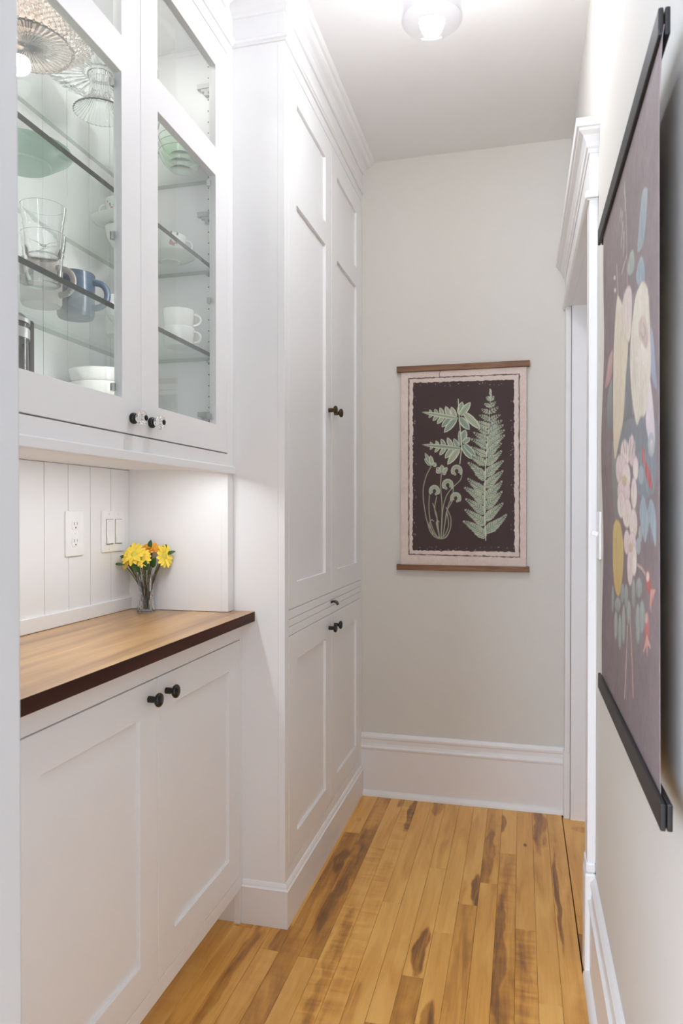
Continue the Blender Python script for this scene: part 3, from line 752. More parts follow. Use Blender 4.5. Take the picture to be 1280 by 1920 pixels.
# ================================================================== CANVAS PRINTS (vertex-coloured print on a fine canvas mesh)
def lin(c):
    c = np.array(c, float) / 255.0
    return np.where(c <= 0.04045, c / 12.92, ((c + 0.055) / 1.055) ** 2.4)
class Canvas:
    """paints flat print colours on a grid; u to the right, v upwards, metres"""
    def __init__(s, w, h, res, bg):
        s.w, s.h = w, h
        s.nu, s.nv = int(w / res) + 1, int(h / res) + 1
        s.SU, s.SV = s.nu * 2, s.nv * 2
        s.du, s.dv = w / (s.SU - 1), h / (s.SV - 1)
        s.a = np.tile(lin(bg), (s.SV, s.SU, 1))
        s.rng = np.random.default_rng(3)
    def box(s, p, pad=0.0):
        i0 = max(0, int((p[:, 0].min() - pad) / s.du)); i1 = min(s.SU, int((p[:, 0].max() + pad) / s.du) + 2)
        j0 = max(0, int((p[:, 1].min() - pad) / s.dv)); j1 = min(s.SV, int((p[:, 1].max() + pad) / s.dv) + 2)
        if i1 <= i0 or j1 <= j0: return None
        U_, V_ = np.meshgrid(np.arange(i0, i1) * s.du, np.arange(j0, j1) * s.dv)
        return i0, i1, j0, j1, U_, V_
    def poly(s, pts, c, c2=None, axis=None, alpha=1.0):
        p = np.array(pts, float); b = s.box(p)
        if b is None: return
        i0, i1, j0, j1, U_, V_ = b
        ins = np.zeros(U_.shape, bool)
        q = np.roll(p, -1, 0)
        for (x1, y1), (x2, y2) in zip(p, q):
            if y1 == y2: continue
            cond = ((y1 > V_) != (y2 > V_)) & (U_ < (x2 - x1) * (V_ - y1) / (y2 - y1) + x1)
            ins ^= cond
        s._put(ins * alpha, c, c2, axis, U_, V_, i0, i1, j0, j1)
    def _put(s, al, c, c2, axis, U_, V_, i0, i1, j0, j1):
        col = np.broadcast_to(lin(c), (*U_.shape, 3))
        if c2 is not None:
            a, b = np.array(axis[0], float), np.array(axis[1], float)
            d = b - a; t = np.clip(((U_ - a[0]) * d[0] + (V_ - a[1]) * d[1]) / (d @ d), 0, 1)[..., None]
            col = col * (1 - t) + lin(c2) * t
        al = np.asarray(al, float)[..., None]
        s.a[j0:j1, i0:i1] = s.a[j0:j1, i0:i1] * (1 - al) + col * al
    def stroke(s, pts, w, c, alpha=1.0, c2=None):
        p = np.array(pts, float); b = s.box(p, float(np.max(w)))
        if b is None: return
        i0, i1, j0, j1, U_, V_ = b
        ws = np.broadcast_to(np.array(w, float), (len(p),)) if np.ndim(w) == 0 else np.array(w, float)
        al = np.zeros(U_.shape)
        for k in range(len(p) - 1):
            d = p[k + 1] - p[k]; l2 = d @ d + 1e-12
            t = np.clip(((U_ - p[k, 0]) * d[0] + (V_ - p[k, 1]) * d[1]) / l2, 0, 1)
            dist = np.hypot(U_ - p[k, 0] - t * d[0], V_ - p[k, 1] - t * d[1])
            hw = (ws[k] * (1 - t) + ws[k + 1] * t) / 2
            al = np.maximum(al, np.clip((hw - dist) / s.du + 0.5, 0, 1))
        s._put(al * alpha, c, None, None, U_, V_, i0, i1, j0, j1)
    def mottle(s, amt, cells):
        for cl in cells:
            g = s.rng.normal(0, 1, (int(s.h / cl) + 3, int(s.w / cl) + 3))
            y = np.linspace(0, g.shape[0] - 1.01, s.SV); x = np.linspace(0, g.shape[1] - 1.01, s.SU)
            yi, xi = y.astype(int), x.astype(int); fy, fx = (y - yi)[:, None], (x - xi)[None]
            v = (g[yi][:, xi] * (1 - fy) * (1 - fx) + g[yi + 1][:, xi] * fy * (1 - fx) + g[yi][:, xi + 1] * (1 - fy) * fx + g[yi + 1][:, xi + 1] * fy * fx)
            s.a *= (1 + amt * v)[..., None]
        s.a = np.clip(s.a, 0, 1)
    def mesh(s, name, mat, pos):
        """pos(u, v arrays) -> x, y, z arrays"""
        col = s.a.reshape(s.nv, 2, s.nu, 2, 3).mean((1, 3)).reshape(-1, 3)
        u, v = np.meshgrid(np.linspace(0, s.w, s.nu), np.linspace(0, s.h, s.nv))
        x, y, z = pos(u.ravel(), v.ravel())
        co = np.stack([x, y, z], 1).astype(np.float32)
        idx = np.arange(s.nu * s.nv).reshape(s.nv, s.nu)
        q = np.stack([idx[:-1, :-1], idx[:-1, 1:], idx[1:, 1:], idx[1:, :-1]], -1).reshape(-1, 4)
        me = bpy.data.meshes.new(name)
        me.vertices.add(len(co)); me.vertices.foreach_set('co', co.ravel())
        me.loops.add(q.size); me.loops.foreach_set('vertex_index', q.ravel().astype(np.int32))
        me.polygons.add(len(q)); me.polygons.foreach_set('loop_start', np.arange(0, q.size, 4, dtype=np.int32))
        me.update(calc_edges=True)
        me.polygons.foreach_set('use_smooth', [True] * len(q))
        at = me.color_attributes.new('print', 'FLOAT_COLOR', 'POINT')
        at.data.foreach_set('color', np.concatenate([col, np.ones((len(col), 1))], 1).astype(np.float32).ravel())
        me.materials.append(M[mat])
        o = bpy.data.objects.new(name, me); COL.objects.link(o)
        return o
def smooth_curve(pts, n=8):
    p = [Vector((*q, 0)) for q in pts]; out = []
    for i in range(len(p) - 1):
        a, b, c, d = p[max(i - 1, 0)], p[i], p[i + 1], p[min(i + 2, len(p) - 1)]
        for k in range(n):
            t = k / n
            v = 0.5 * (2 * b + (c - a) * t + (2 * a - 5 * b + 4 * c - d) * t * t + (3 * b - a - 3 * c + d) * t ** 3)
            out.append((v.x, v.y))
    out.append((p[-1].x, p[-1].y))
    return out

# ---- fern print on the end wall
FY = YB - 0.013
def fp(cx, cy):      # position measured on the photograph -> canvas metres
    p = on_plane(720 + cx / 4.267, 650 + cy / 4.267, 1, FY)
    return np.array([p[0] - FU0, p[2] - FV0])
FU0, FV0 = 0.0, 0.0
c0 = fp(134, 1745); c1 = fp(1139, 160)
FU0, FV0 = c0[0], c0[1]
FW, FH = c1[0] - c0[0], c1[1] - c0[1]
fern = Canvas(FW, FH, 0.0015, (214, 199, 190))
rg = random.Random(11)
DARK = (74, 60, 60)
def ragged(corners, amp, step=0.008):
    out = []
    for a, b in zip(corners, corners[1:] + corners[:1]):
        a, b = np.array(a), np.array(b); d = b - a; l = np.hypot(*d); n = max(2, int(l / step)); nn = np.array([-d[1], d[0]]) / l
        for i in range(n): out.append(a + d * i / n + nn * rg.gauss(0, amp))
    return out
fern.mottle(0.03, (0.03, 0.006))
bd = [fp(198, 1660), fp(1082, 1684), fp(1079, 220), fp(197, 256)]
for a, b in zip(bd, bd[1:] + bd[:1]):
    a, b = np.array(a), np.array(b); n = 60
    pts = [a + (b - a) * i / n + np.array([rg.gauss(0, .0006), rg.gauss(0, .0006)]) for i in range(n + 1)]
    fern.stroke(pts, [abs(rg.gauss(.0046, .0012)) for _ in pts], (92, 74, 74), 0.92)
fern.poly(ragged([fp(229, 1628), fp(1043, 1643), fp(1037, 264), fp(230, 290)], .0012), DARK)
for _ in range(90):   # chips in the dark print
    t = rg.random(); e = rg.choice((0, 1, 2, 3))
    x = 235 + rg.random() * 22 if e == 0 else (1010 + rg.random() * 28 if e == 1 else 240 + 790 * t)
    y = 300 + 1320 * rg.random() if e < 2 else (290 + rg.random() * 25 if e == 2 else 1600 + rg.random() * 35)
    q = fp(x, y); fern.stroke([q, q + np.array([rg.gauss(0, .002), rg.gauss(0, .003)])], rg.uniform(.0008, .0022), (196, 178, 170), .8)
fern.stroke([fp(445, 165), fp(447, 200), fp(440, 225), fp(446, 250)], .0022, (70, 55, 50))
GREENS = [(150, 163, 145), (160, 171, 148), (138, 156, 144), (166, 175, 154)]
PALE, INK = (206, 210, 188), (84, 88, 76)
def leaflet(b, t, w, detail=True, shade=0):
    """pointed leaf in photo-crop units from b to t with half width w"""
    b, t = np.array(b, float), np.array(t, float); d = t - b; l = np.hypot(*d) + 1e-6; d /= l; n = np.array([-d[1], d[0]])
    prof = [(0, .35), (.15, .8), (.4, 1), (.65, .9), (.85, .55), (1, 0)]
    for grow, colr in ((1.0, PALE), (.72, GREENS[rg.randrange(4)])):
        o = [b + d * l * u * (1 if grow == 1 else .96) + n * w * h * grow for u, h in prof] + [b + d * l * u * (1 if grow == 1 else .96) - n * w * h * grow for u, h in prof[::-1]]
        fern.poly([fp(*q) for q in o], colr)
    if detail: fern.stroke([fp(*b), fp(*(b + d * l * .85))], .0010, INK, .8)
def pinna(b, t, n, w, curve=0.0):
    b, t = np.array(b, float), np.array(t, float); d = t - b; l = np.hypot(*d); d /= l; nn = np.array([-d[1], d[0]])
    for i in range(n):
        u = i / n
        p = b + d * l * u + nn * curve * math.sin(PI * u) * l
        L_ = w * (1 - u) ** .75 * (0.55 + .45 * min(1, u * 5 + .3)) + w * .12
        for sgn in (1, -1):
            e = p + (d * .78 + nn * sgn) / 1.27 * L_ * rg.uniform(.9, 1.08)
            leaflet(p, e, max(3.2, L_ * .24), w > 30)
    leaflet(b + d * l * .9, t, max(3.5, w * .13), False)
    fern.stroke([fp(*(b + d * l * u + nn * curve * math.sin(PI * u) * l)) for u in np.linspace(0, 1, 8)], .0012, INK, .7)
# tall frond
stem = smooth_curve([(850, 345), (848, 450), (842, 560), (832, 700), (818, 860), (808, 1000), (803, 1200), (805, 1400), (812, 1550)], 6)
for (b, t) in [((848, 430), (815, 400)), ((848, 430), (880, 395)), ((846, 480), (800, 455)), ((846, 480), (893, 440)), ((844, 530), (775, 500)), ((844, 530), (912, 480)),
               ((842, 585), (757, 548)), ((842, 590), (930, 545)), ((838, 640), (715, 590)), ((838, 640), (945, 590)), ((834, 690), (735, 640)), ((834, 690), (955, 625)),
               ((830, 745), (712, 685)), ((830, 745), (965, 665)), ((824, 805), (694, 738)), ((824, 805), (966, 706)), ((818, 870), (690, 800)), ((818, 870), (942, 770)), ((812, 940), (668, 862)), ((812, 940), (942, 830)),
               ((807, 1060), (668, 925)), ((808, 1030), (956, 910)), ((804, 1160), (664, 1052)), ((806, 1120), (952, 990)), ((803, 1245), (638, 1125)), ((804, 1205), (945, 1072)),
               ((803, 1330), (648, 1215)), ((804, 1290), (945, 1155)), ((805, 1420), (642, 1300)), ((805, 1385), (952, 1248)), ((811, 1520), (628, 1393)), ((808, 1480), (982, 1340))]:
    l = math.hypot(t[0] - b[0], t[1] - b[1]); pinna(b, t, max(4, int(l / 17)), 16 + l * .17, rg.uniform(-.04, .04))
for k in range(5): leaflet((850, 420 - 15 * k), (850 + (14 - 2 * k) * (1 if k % 2 else -1), 395 - 15 * k), 5, False)
leaflet((850, 390), (850, 338), 9)
fern.stroke([fp(*q) for q in stem], [.0016] * 20 + [.0030] * (len(stem) - 20), PALE)
# upper left spray with broad lobes
def broad(b, t, lobes):
    b, t = np.array(b, float), np.array(t, float)
    for u, side, ln, wd in lobes:
        p = b + (t - b) * u; d = (t - b) / np.hypot(*(t - b)); n = np.array([-d[1], d[0]]) * side
        leaflet(p - d * 4, p + (d * .55 + n) / 1.14 * ln, wd)
    leaflet(b, t, 17); fern.stroke([fp(*b), fp(*t)], .0014, INK, .8)
broad((590, 575), (300, 524), [(.08, 1, 95, 22), (.24, 1, 92, 22), (.42, 1, 70, 18), (.58, 1, 52, 14), (.74, 1, 36, 10), (.06, -1, 150, 27), (.22, -1, 105, 23), (.40, -1, 82, 19), (.56, -1, 62, 15), (.72, -1, 40, 11)])
broad((615, 815), (300, 784), [(.08, 1, 85, 20), (.24, 1, 88, 21), (.42, 1, 70, 18), (.58, 1, 50, 13), (.74, 1, 34, 10), (.06, -1, 160, 28), (.22, -1, 105, 22), (.40, -1, 82, 18), (.56, -1, 60, 14), (.72, -1, 40, 10)])
for b, t, w in (((600, 545), (625, 440), 26), ((610, 550), (690, 445), 27), ((605, 570), (682, 665), 30), ((640, 530), (770, 660), 30), ((620, 760), (650, 665), 30), ((628, 770), (690, 730), 22), ((625, 790), (700, 900), 26), ((640, 780), (735, 880), 22), ((610, 790), (600, 670), 14)):
    leaflet(b, t, w)
fern.stroke([fp(*q) for q in smooth_curve([(592, 420), (600, 560), (612, 700), (620, 790), (605, 938)], 6)], .0032, PALE)
# fiddleheads
def fiddle(path, curl=None, r=40):
    c = smooth_curve(path, 8)
    fern.stroke([fp(*q) for q in c], .0032, (186, 190, 166)); fern.stroke([fp(*q) for q in c], .0012, (112, 110, 94))
    if curl:
        cx, cy, sgn = curl
        for rr, w in ((1.0, .0085), (.55, .0060)):
            a0 = 0.3; pts = [(cx + sgn * r * rr * math.cos(a) * .9, cy - r * rr * math.sin(a)) for a in np.linspace(-.5, 3.6, 26)]
            fern.stroke([fp(*q) for q in pts], w, PALE); fern.stroke([fp(*q) for q in pts], w * .62, GREENS[1])
            for q in pts[::3]:
                fern.stroke([fp(*q), fp(q[0] + (cx - q[0]) * .25, q[1] + (cy - q[1]) * .25)], .0009, INK, .9)
        leaflet((cx - sgn * r * .6, cy + r * .35), (cx - sgn * r * .1, cy + r * .8), r * .25)
fiddle([(375, 960), (335, 1040), (312, 1150), (320, 1270), (345, 1400), (400, 1500), (440, 1528)])
fiddle([(458, 1015), (452, 1120), (462, 1260), (460, 1400), (455, 1525)])
fiddle([(622, 1010), (610, 1065), (555, 1120), (500, 1190), (470, 1300), (462, 1420), (455, 1525)], (580, 995, 1), 42)
fiddle([(552, 1120), (548, 1180), (510, 1280), (490, 1390), (470, 1525)], (508, 1108, 1), 42)
fiddle([(362, 1190), (358, 1290), (370, 1400), (400, 1480), (430, 1526)], (402, 1155, -1), 40)
fiddle([(540, 1245), (500, 1320), (485, 1420), (470, 1526)], (572, 1212, -1), 40)
fiddle([(420, 1200), (405, 1300), (428, 1400), (440, 1526)]); fiddle([(390, 1255), (420, 1350), (425, 1440), (445, 1526)])
fiddle([(495, 1285), (530, 1360), (532, 1440), (510, 1500), (480, 1530)]); fiddle([(500, 1320), (515, 1420), (490, 1500), (455, 1530)])
fiddle([(345, 1400), (370, 1480), (420, 1530), (490, 1528), (525, 1470)])
fiddle([(390, 1500), (365, 1420), (380, 1385), (395, 1395)]); fiddle([(440, 1500), (418, 1420), (425, 1392), (440, 1402)])
for b, t, w in (((375, 955), (328, 850), 16), ((385, 950), (370, 870), 18), ((390, 955), (415, 930), 20), ((365, 950), (322, 895), 12), ((455, 1010), (420, 965), 22), ((465, 1005), (460, 945), 20), ((470, 1010), (505, 965), 18), ((465, 1015), (498, 1010), 14), ((440, 1010), (415, 990), 14)):
    leaflet(b, t, w)
hang1 = empty('fern_wall_hanging', (FU0 + FW / 2, YB, FV0))
tag(hang1, 'botanical fern canvas print between wooden rods on the end wall', 'wall hanging')
cv = fern.mesh('canvas', 'fernprint', lambda u, v: (FU0 + u, FY - .0006 + .0008 * np.sin(v * 9), FV0 + v))
cv.parent = hang1; cv.location = -Vector(hang1.location)
cv['label'] = 'cream canvas printed with green fern fronds on dark brown'
for z0, z1 in ((1.8085, 1.8325), (.9715, .9945)):
    MB().box(-.513, .0325, FY - .009, FY - .001, z0, z1).build('rod', 'rodwood', hang1, bevel=0.0015)
    MB().box(-.513, .0325, FY + .001, YB - .0008, z0, z1).build('rod', 'rodwood', hang1, bevel=0.0015)

# ---- floral print on the right wall
RX = 0.1625
def rp_(px, py):
    p = on_plane(px, py, 0, RX); return np.array([RFAR - p[1], p[2] - RZ0])
RFAR, RNEAR, RZ0, RZ1 = 1.556, 0.915, 0.872, 1.795
fl = Canvas(RFAR - RNEAR, RZ1 - RZ0, 0.0020, (138, 124, 122))
fl.poly([(0, 0), (fl.w, 0), (fl.w, fl.h), (0, fl.h)], (150, 136, 135), (116, 101, 102), ((fl.w, fl.h), (fl.w * .25, fl.h * .1)))
fl.mottle(0.045, (0.12, 0.03, 0.008))
def A(*pts): return [rp_(1040 + x / 3.842, 300 + y / 3.842) for x, y in pts]
def B(*pts): return [rp_(1040 + x / 3.842, 800 + y / 3.842) for x, y in pts]
def closed(T, pts):
    p = list(pts) + [pts[0]]; return T(*smooth_curve(p, 5))
def petal(T, pts, c, c2, ed=None):
    q = closed(T, pts); k = np.array(q)
    fl.poly(q, c, c2, ((k[:, 0].mean(), k[:, 1].max()), (k[:, 0].mean(), k[:, 1].min())))
    if ed: fl.stroke(q, .004, ed, .5)
def ell(T, cx, cy, rx, ry, c, c2=None, tilt=0, ed=None):
    pts = [(cx + rx * math.cos(a) + tilt * math.sin(a) * ry, cy + ry * math.sin(a)) for a in np.linspace(0, 2 * PI, 14)[:-1]]
    petal(T, pts, c, c2 or c, ed)
CRM, CRM2, PNK, PNK2, SAGE, SAGE2, BLU = (226, 217, 198), (214, 200, 172), (224, 208, 204), (212, 190, 184), (165, 170, 162), (128, 132, 126), (160, 170, 178)
# sprigs and upper leaves
fl.stroke(A((505, 170), (512, 300), (520, 480), (522, 640), (525, 910)), .005, (190, 176, 172))
for x, y, dx in ((505, 215, 8), (512, 300, -6), (488, 400, -18), (478, 380, -20), (492, 470, -10), (500, 540, 6), (484, 570, -10), (498, 630, -6)):
    fl.stroke(A((x, y), (x + dx * .4, y + 55)), [.014, .006], (178, 178, 172), .85)
fl.stroke(A((520, 690), (500, 760), (482, 820)), .005, (186, 168, 166)); fl.stroke(A((445, 760), (450, 860), (455, 970)), .005, (196, 180, 176))
for x, y in ((430, 850), (432, 940)): ell(A, x, y, 8, 16, (208, 196, 192))
petal(A, [(690, 205), (655, 212), (630, 360), (612, 540), (606, 660), (635, 640), (660, 560), (678, 400)], (172, 181, 180), (158, 170, 172))
petal(A, [(570, 648), (545, 680), (526, 800), (545, 832), (576, 790), (580, 700)], (182, 186, 176), (160, 168, 158))
petal(A, [(632, 690), (605, 770), (594, 850), (612, 905), (640, 872), (662, 880), (664, 790), (650, 715)], (168, 180, 184), (150, 165, 172))
# dull foliage behind the blooms
petal(A, [(530, 1420), (500, 1600), (515, 1920), (640, 1940), (700, 1800), (640, 1600), (570, 1450)], (138, 142, 140), (112, 110, 112))
petal(A, [(412, 1570), (386, 1680), (382, 1840), (395, 1930), (420, 1920), (418, 1700)], (150, 156, 152), (122, 126, 124))
petal(B, [(420, 100), (416, 400), (430, 640), (465, 660), (470, 300), (450, 150)], (140, 144, 136), (128, 128, 120))
petal(B, [(470, 0), (470, 180), (560, 260), (690, 250), (745, 200), (755, 60), (740, -60), (560, -60)], (132, 136, 138), (128, 132, 136))
petal(B, [(600, 180), (600, 420), (640, 520), (700, 500), (745, 420), (750, 150), (690, 120)], (126, 134, 140), (128, 134, 138))
petal(A, [(715, 1195), (735, 1300), (750, 1500), (762, 1640), (738, 1625), (712, 1500)], (168, 174, 186), (150, 158, 172))
# blooms
petal(A, [(415, 1362), (386, 1430), (370, 1560), (362, 1645), (400, 1592), (414, 1490)], (196, 172, 166), (176, 140, 134))
petal(A, [(450, 972), (434, 1120), (422, 1400), (424, 1700), (430, 2020), (440, 2150), (470, 2020), (500, 1860), (514, 1600), (532, 1320), (505, 1110), (472, 1010)], CRM, CRM2, (196, 182, 158))
petal(A, [(535, 910), (508, 950), (486, 1060), (496, 1240), (540, 1310), (558, 1150), (562, 1000), (552, 925)], PNK, CRM, (200, 186, 180))
petal(A, [(640, 878), (592, 980), (562, 1180), (548, 1400), (558, 1650), (582, 1830), (602, 1905), (628, 1850), (666, 1830), (690, 1680), (712, 1500), (706, 1200), (692, 960), (666, 888)], CRM, (216, 208, 190), (200, 188, 172))
petal(A, [(640, 1120), (612, 1180), (618, 1270), (655, 1330), (664, 1370), (690, 1310), (684, 1190), (665, 1130)], (214, 198, 184), (196, 174, 164))
fl.stroke(A((635, 1150), (625, 1240), (655, 1290), (672, 1240), (655, 1180)), .006, (180, 154, 146), .7)
fl.stroke(A((600, 1400), (620, 1490), (665, 1530), (700, 1430)), .006, (198, 186, 170), .8); fl.stroke(A((570, 1300), (585, 1560), (600, 1700)), .006, (200, 190, 174), .7)
petal(A, [(640, 1320), (600, 1420), (620, 1560), (680, 1560), (700, 1420)], (230, 222, 206), (220, 210, 192))
petal(A, [(705, 1575), (684, 1720), (670, 1890), (700, 2050), (730, 2120), (742, 1980), (728, 1760)], (226, 214, 212), (206, 194, 196))
for cx, cy, rx, ry in ((510, 200, 32, 105), (562, 170, 26, 110), (590, 300, 20, 85), (480, 310, 36, 112), (520, 360, 30, 100), (500, 470, 46, 110), (576, 480, 22, 112), (480, 560, 28, 95), (522, 620, 34, 105), (570, 700, 30, 108), (520, 830, 22, 85), (560, 870, 32, 110), (545, 1010, 22, 130), (575, 960, 20, 110)):
    ell(B, cx, cy, rx, ry, PNK, PNK2 if cy % 20 else CRM, 0, (196, 176, 170))
for cx, cy, rx, ry in ((505, 390, 16, 40), (548, 870, 14, 36)): ell(B, cx, cy, rx, ry, (206, 190, 150), (190, 170, 130))
petal(B, [(440, 668), (420, 720), (414, 860), (416, 1010), (430, 1150), (456, 1222), (478, 1150), (495, 950), (486, 780), (466, 690)], (206, 184, 122), (196, 168, 100), (176, 146, 88))
fl.stroke(B((450, 720), (436, 850), (440, 1000), (452, 1120)), .006, (182, 148, 84), .6)
petal(B, [(640, 490), (618, 620), (640, 760), (662, 832), (684, 740), (700, 700), (742, 865), (748, 700), (735, 580), (705, 520), (680, 600), (660, 520)], (150, 164, 170), (164, 174, 178))
for cx, cy, rx, ry, c in ((632, 350, 20, 70, BLU), (625, 770, 15, 60, SAGE), (608, 860, 18, 60, BLU), (712, 130, 26, 90, (176, 182, 190)), (715, 150, 14, 60, (222, 206, 208))): ell(B, cx, cy, rx, ry, c, SAGE)
for cx, cy, rx, ry, c, tl in ((650, 210, 16, 60, (190, 110, 106), 0), (688, 350, 20, 105, (184, 88, 84), .25), (686, 1120, 19, 88, (186, 98, 88), .1), (672, 1440, 19, 108, (192, 128, 116), 0), (712, 1235, 13, 60, (206, 160, 146), -.2)):
    ell(B, cx, cy, rx, ry, c, (176, 84, 78), tl)
ell(B, 680, 1080, 13, 36, (214, 196, 176)); ell(B, 668, 1380, 12, 36, (204, 170, 156))
for t in ((645, 1620), (675, 1650), (700, 1590)): fl.stroke(B((672, 1530), t), [.012, .003], (206, 150, 136))
for t in ((695, 1310), (705, 1330), (738, 1180)): fl.stroke(B((705, 1200), t), [.010, .003], (206, 154, 140))
for cx, cy, rx, ry in ((612, 1160, 24, 78), (452, 1280, 22, 55), (440, 1430, 13, 108), (470, 1480, 13, 130), (497, 1420, 13, 145), (535, 1340, 16, 95), (487, 1200, 14, 75), (515, 1220, 14, 90), (604, 1420, 19, 150), (636, 1370, 22, 125), (416, 1240, 9, 100), (570, 1200, 14, 110)):
    ell(B, cx, cy, rx, ry, (158, 164, 156), (138, 142, 136), 0, (112, 112, 106))
petal(B, [(540, 1380), (525, 1560), (540, 1700), (565, 1690), (585, 1560), (585, 1400)], (122, 116, 112), (120, 108, 106))
fl.stroke(B((525, 1440), (520, 1620), (505, 1950)), .006, (206, 176, 164)); fl.stroke(B((545, 1380), (560, 1690), (568, 1940)), .006, (206, 160, 148))
fl.stroke(B((600, 995), (635, 1020), (660, 1060)), .004, (196, 170, 160))
gr = random.Random(4)
def veins(T, cx, y0, y1, w, n, col, a=.45):      # soft petal folds along the bloom
    for i in range(n):
        x = cx + (i / max(1, n - 1) - .5) * w
        fl.stroke(T(*smooth_curve([(x, y0 + gr.uniform(0, 30)), (x + gr.gauss(0, 5), (y0 + y1) / 2), (x + gr.gauss(0, 6), y1 - gr.uniform(0, 40))], 6)), [gr.uniform(.003, .009)] * 13, col, a)
veins(A, 470, 1060, 1900, 70, 7, (205, 190, 162), .35); veins(A, 525, 960, 1260, 55, 5, (204, 186, 180), .4)
veins(A, 630, 1450, 1840, 110, 8, (206, 196, 178), .4); veins(A, 600, 960, 1300, 60, 5, (236, 230, 216), .4); veins(A, 680, 960, 1300, 40, 4, (206, 194, 178), .4)
veins(A, 650, 260, 620, 26, 3, (140, 156, 160), .5); veins(A, 630, 740, 880, 40, 4, (132, 150, 158), .5); veins(A, 555, 690, 810, 24, 3, (146, 152, 142), .5)
for cx, cy, ry in ((510, 200, 80), (562, 170, 85), (480, 310, 85), (500, 470, 85), (576, 480, 85), (480, 560, 70), (522, 620, 80), (570, 700, 80), (560, 870, 85), (545, 1010, 100)):
    veins(B, cx, cy - ry, cy + ry, 24, 3, (200, 176, 170), .45)
veins(B, 455, 720, 1180, 44, 5, (178, 144, 82), .4)
for cx, cy, ry in ((612, 1160, 60), (440, 1430, 85), (470, 1480, 100), (497, 1420, 110), (535, 1340, 70), (604, 1420, 115), (636, 1370, 95)):
    fl.stroke(B((cx, cy - ry), (cx, cy + ry)), .0035, (184, 190, 182), .7)
veins(B, 680, 540, 820, 90, 7, (128, 144, 152), .5); veins(B, 570, 0, 220, 180, 9, (110, 116, 120), .5); veins(B, 670, 180, 480, 110, 7, (150, 160, 164), .5)
fl.mottle(0.030, (0.018, 0.006))
fl.a = fl.a * .84 + .16 * lin((160, 150, 148))  # pale veil: surface sheen mixed into the print colours
hang2 = empty('floral_wall_hanging', (XR, (RFAR + RNEAR) / 2, RZ0))
tag(hang2, 'floral bouquet canvas print with black rods on the right wall', 'wall hanging')
def flpos(u, v):
    s_ = u / (RFAR - RNEAR); h_ = v / (RZ1 - RZ0)
    mid = np.sin(np.clip(h_, 0, 1) * PI)
    prof = np.interp(h_, [0, .04, .3, .6, .9, .985, 1], [0, .002, .005, .008, .010, .004, 0])
    x = RX - prof * .55 * s_ ** 3 - .0025 * mid * np.sin(v * 14 + 1) * (1 - s_) ** 2
    y = RFAR - u - .004 * np.sin(v * 11) * (1 - s_) ** 3 * mid
    return x, y, RZ0 + v
cv = fl.mesh('canvas', 'florprint', flpos)
cv.parent = hang2; cv.location = -Vector(hang2.location)
cv['label'] = 'mauve-brown canvas printed with cream roses and pink blooms'
md = cv.modifiers.new('thickness', 'SOLIDIFY'); md.thickness = 0.0008; md.offset = 0
for z0, z1, ya, yb in ((1.783, 1.816, .915, 1.605), (.852, .884, .880, 1.570)):
    MB().box(RX - .0068, RX - .0006, ya, yb, z0, z1).build('rod', 'blackrod', hang2, bevel=0.0018)
    MB().box(RX + .0006, RX + .0068, ya, yb, z0, z1).build('rod', 'blackrod', hang2, bevel=0.0018)

# ================================================================== DISHES IN THE GLASS CABINET
SA0, SA, SB, SBOT = 2.1852, 1.9237, 1.6712, 1.4002
def shell(prof_out, t=.003):
    """closed thin wall: outer profile (bottom -> rim) then back down the inside"""
    inner = [(max(.0005, r - t), z + (t if i == 0 else 0)) for i, (r, z) in enumerate(prof_out)]
    return [(.0006, prof_out[0][1])] + prof_out + inner[::-1] + [(.0005, inner[0][1])]
def thing(name, label, cat, loc, rz=0.0, group=None):
    o = empty(name, loc); o.rotation_euler = (0, 0, rz); tag(o, label, cat, group); return o
def part(mb, name, mat, parent, smooth=True, **k): return mb.build(name, mat, parent, smooth=smooth, local=True, **k)
def handle_pts(r0, z0, r1, z1, out, n=14):
    """C-shaped handle in the local +X direction"""
    pts = []
    for i in range(n + 1):
        t = i / n; a = -PI / 2 + PI * t
        z = z0 + (z1 - z0) * (0.5 + 0.5 * math.sin(a)); rr = r0 + (r1 - r0) * t
        pts.append((rr + out * math.cos(a) ** .75 if math.cos(a) > 0 else rr, 0, z))
    return pts

# two stacked glass tumblers
for i in range(2):
    zz = SB + i * .056
    o = MB().lathe(shell([(.030, 0), (.033, .003), (.0345, .02), (.037, .055), (.0395, .062), (.0385, .068), (.0405, .074), (.0435, .100)], .0022), 48, (0, 0, 0),
                   mod=lambda a, k, r, z: (r * (1 + (.008 * math.cos(16 * a) if .02 < z < .06 else 0)), z)).build('glass_tumbler', 'glass', None, smooth=True, local=True)
    o.location = (-.928, 1.243, zz + (.0005 if i else 0))
    tag(o, ('lower' if i == 0 else 'upper') + ' clear glass tumbler of the stack at the left of the cabinet', 'glass', 'stacked glass tumblers')
def mug(name, label, loc, r, h, mat, rz, out=.030, cat='mug', hr=.0065, taper=.97, group=None, foot=None, hz=(.22, .80)):
    t = thing(name, label, cat, loc, rz, group)
    prof = [(r * taper * .93, 0), (r * taper, .006), (r * (taper + 1) / 2, h * .5), (r, h - .003), (r - .001, h)] if foot is None else foot
    part(MB().lathe(shell(prof, .0035), 44), 'body', mat, t)
    part(MB().tube(handle_pts(r - .004, h * hz[0], r - .004, h * hz[1], out), [hr * 1.1] + [hr] * 13 + [hr * 1.1], 10), 'handle', mat, t)
    return t
mug('coffee_mug', 'stone-grey mug behind the glass tumblers', (-1.022, 1.362, SB), .044, .098, 'beige', math.radians(8), .034)
mug('coffee_mug', 'blue glazed mug with a large loop handle', (-1.010, 1.470, SB), .043, .102, 'blue', math.radians(12), .036, hr=.0075)
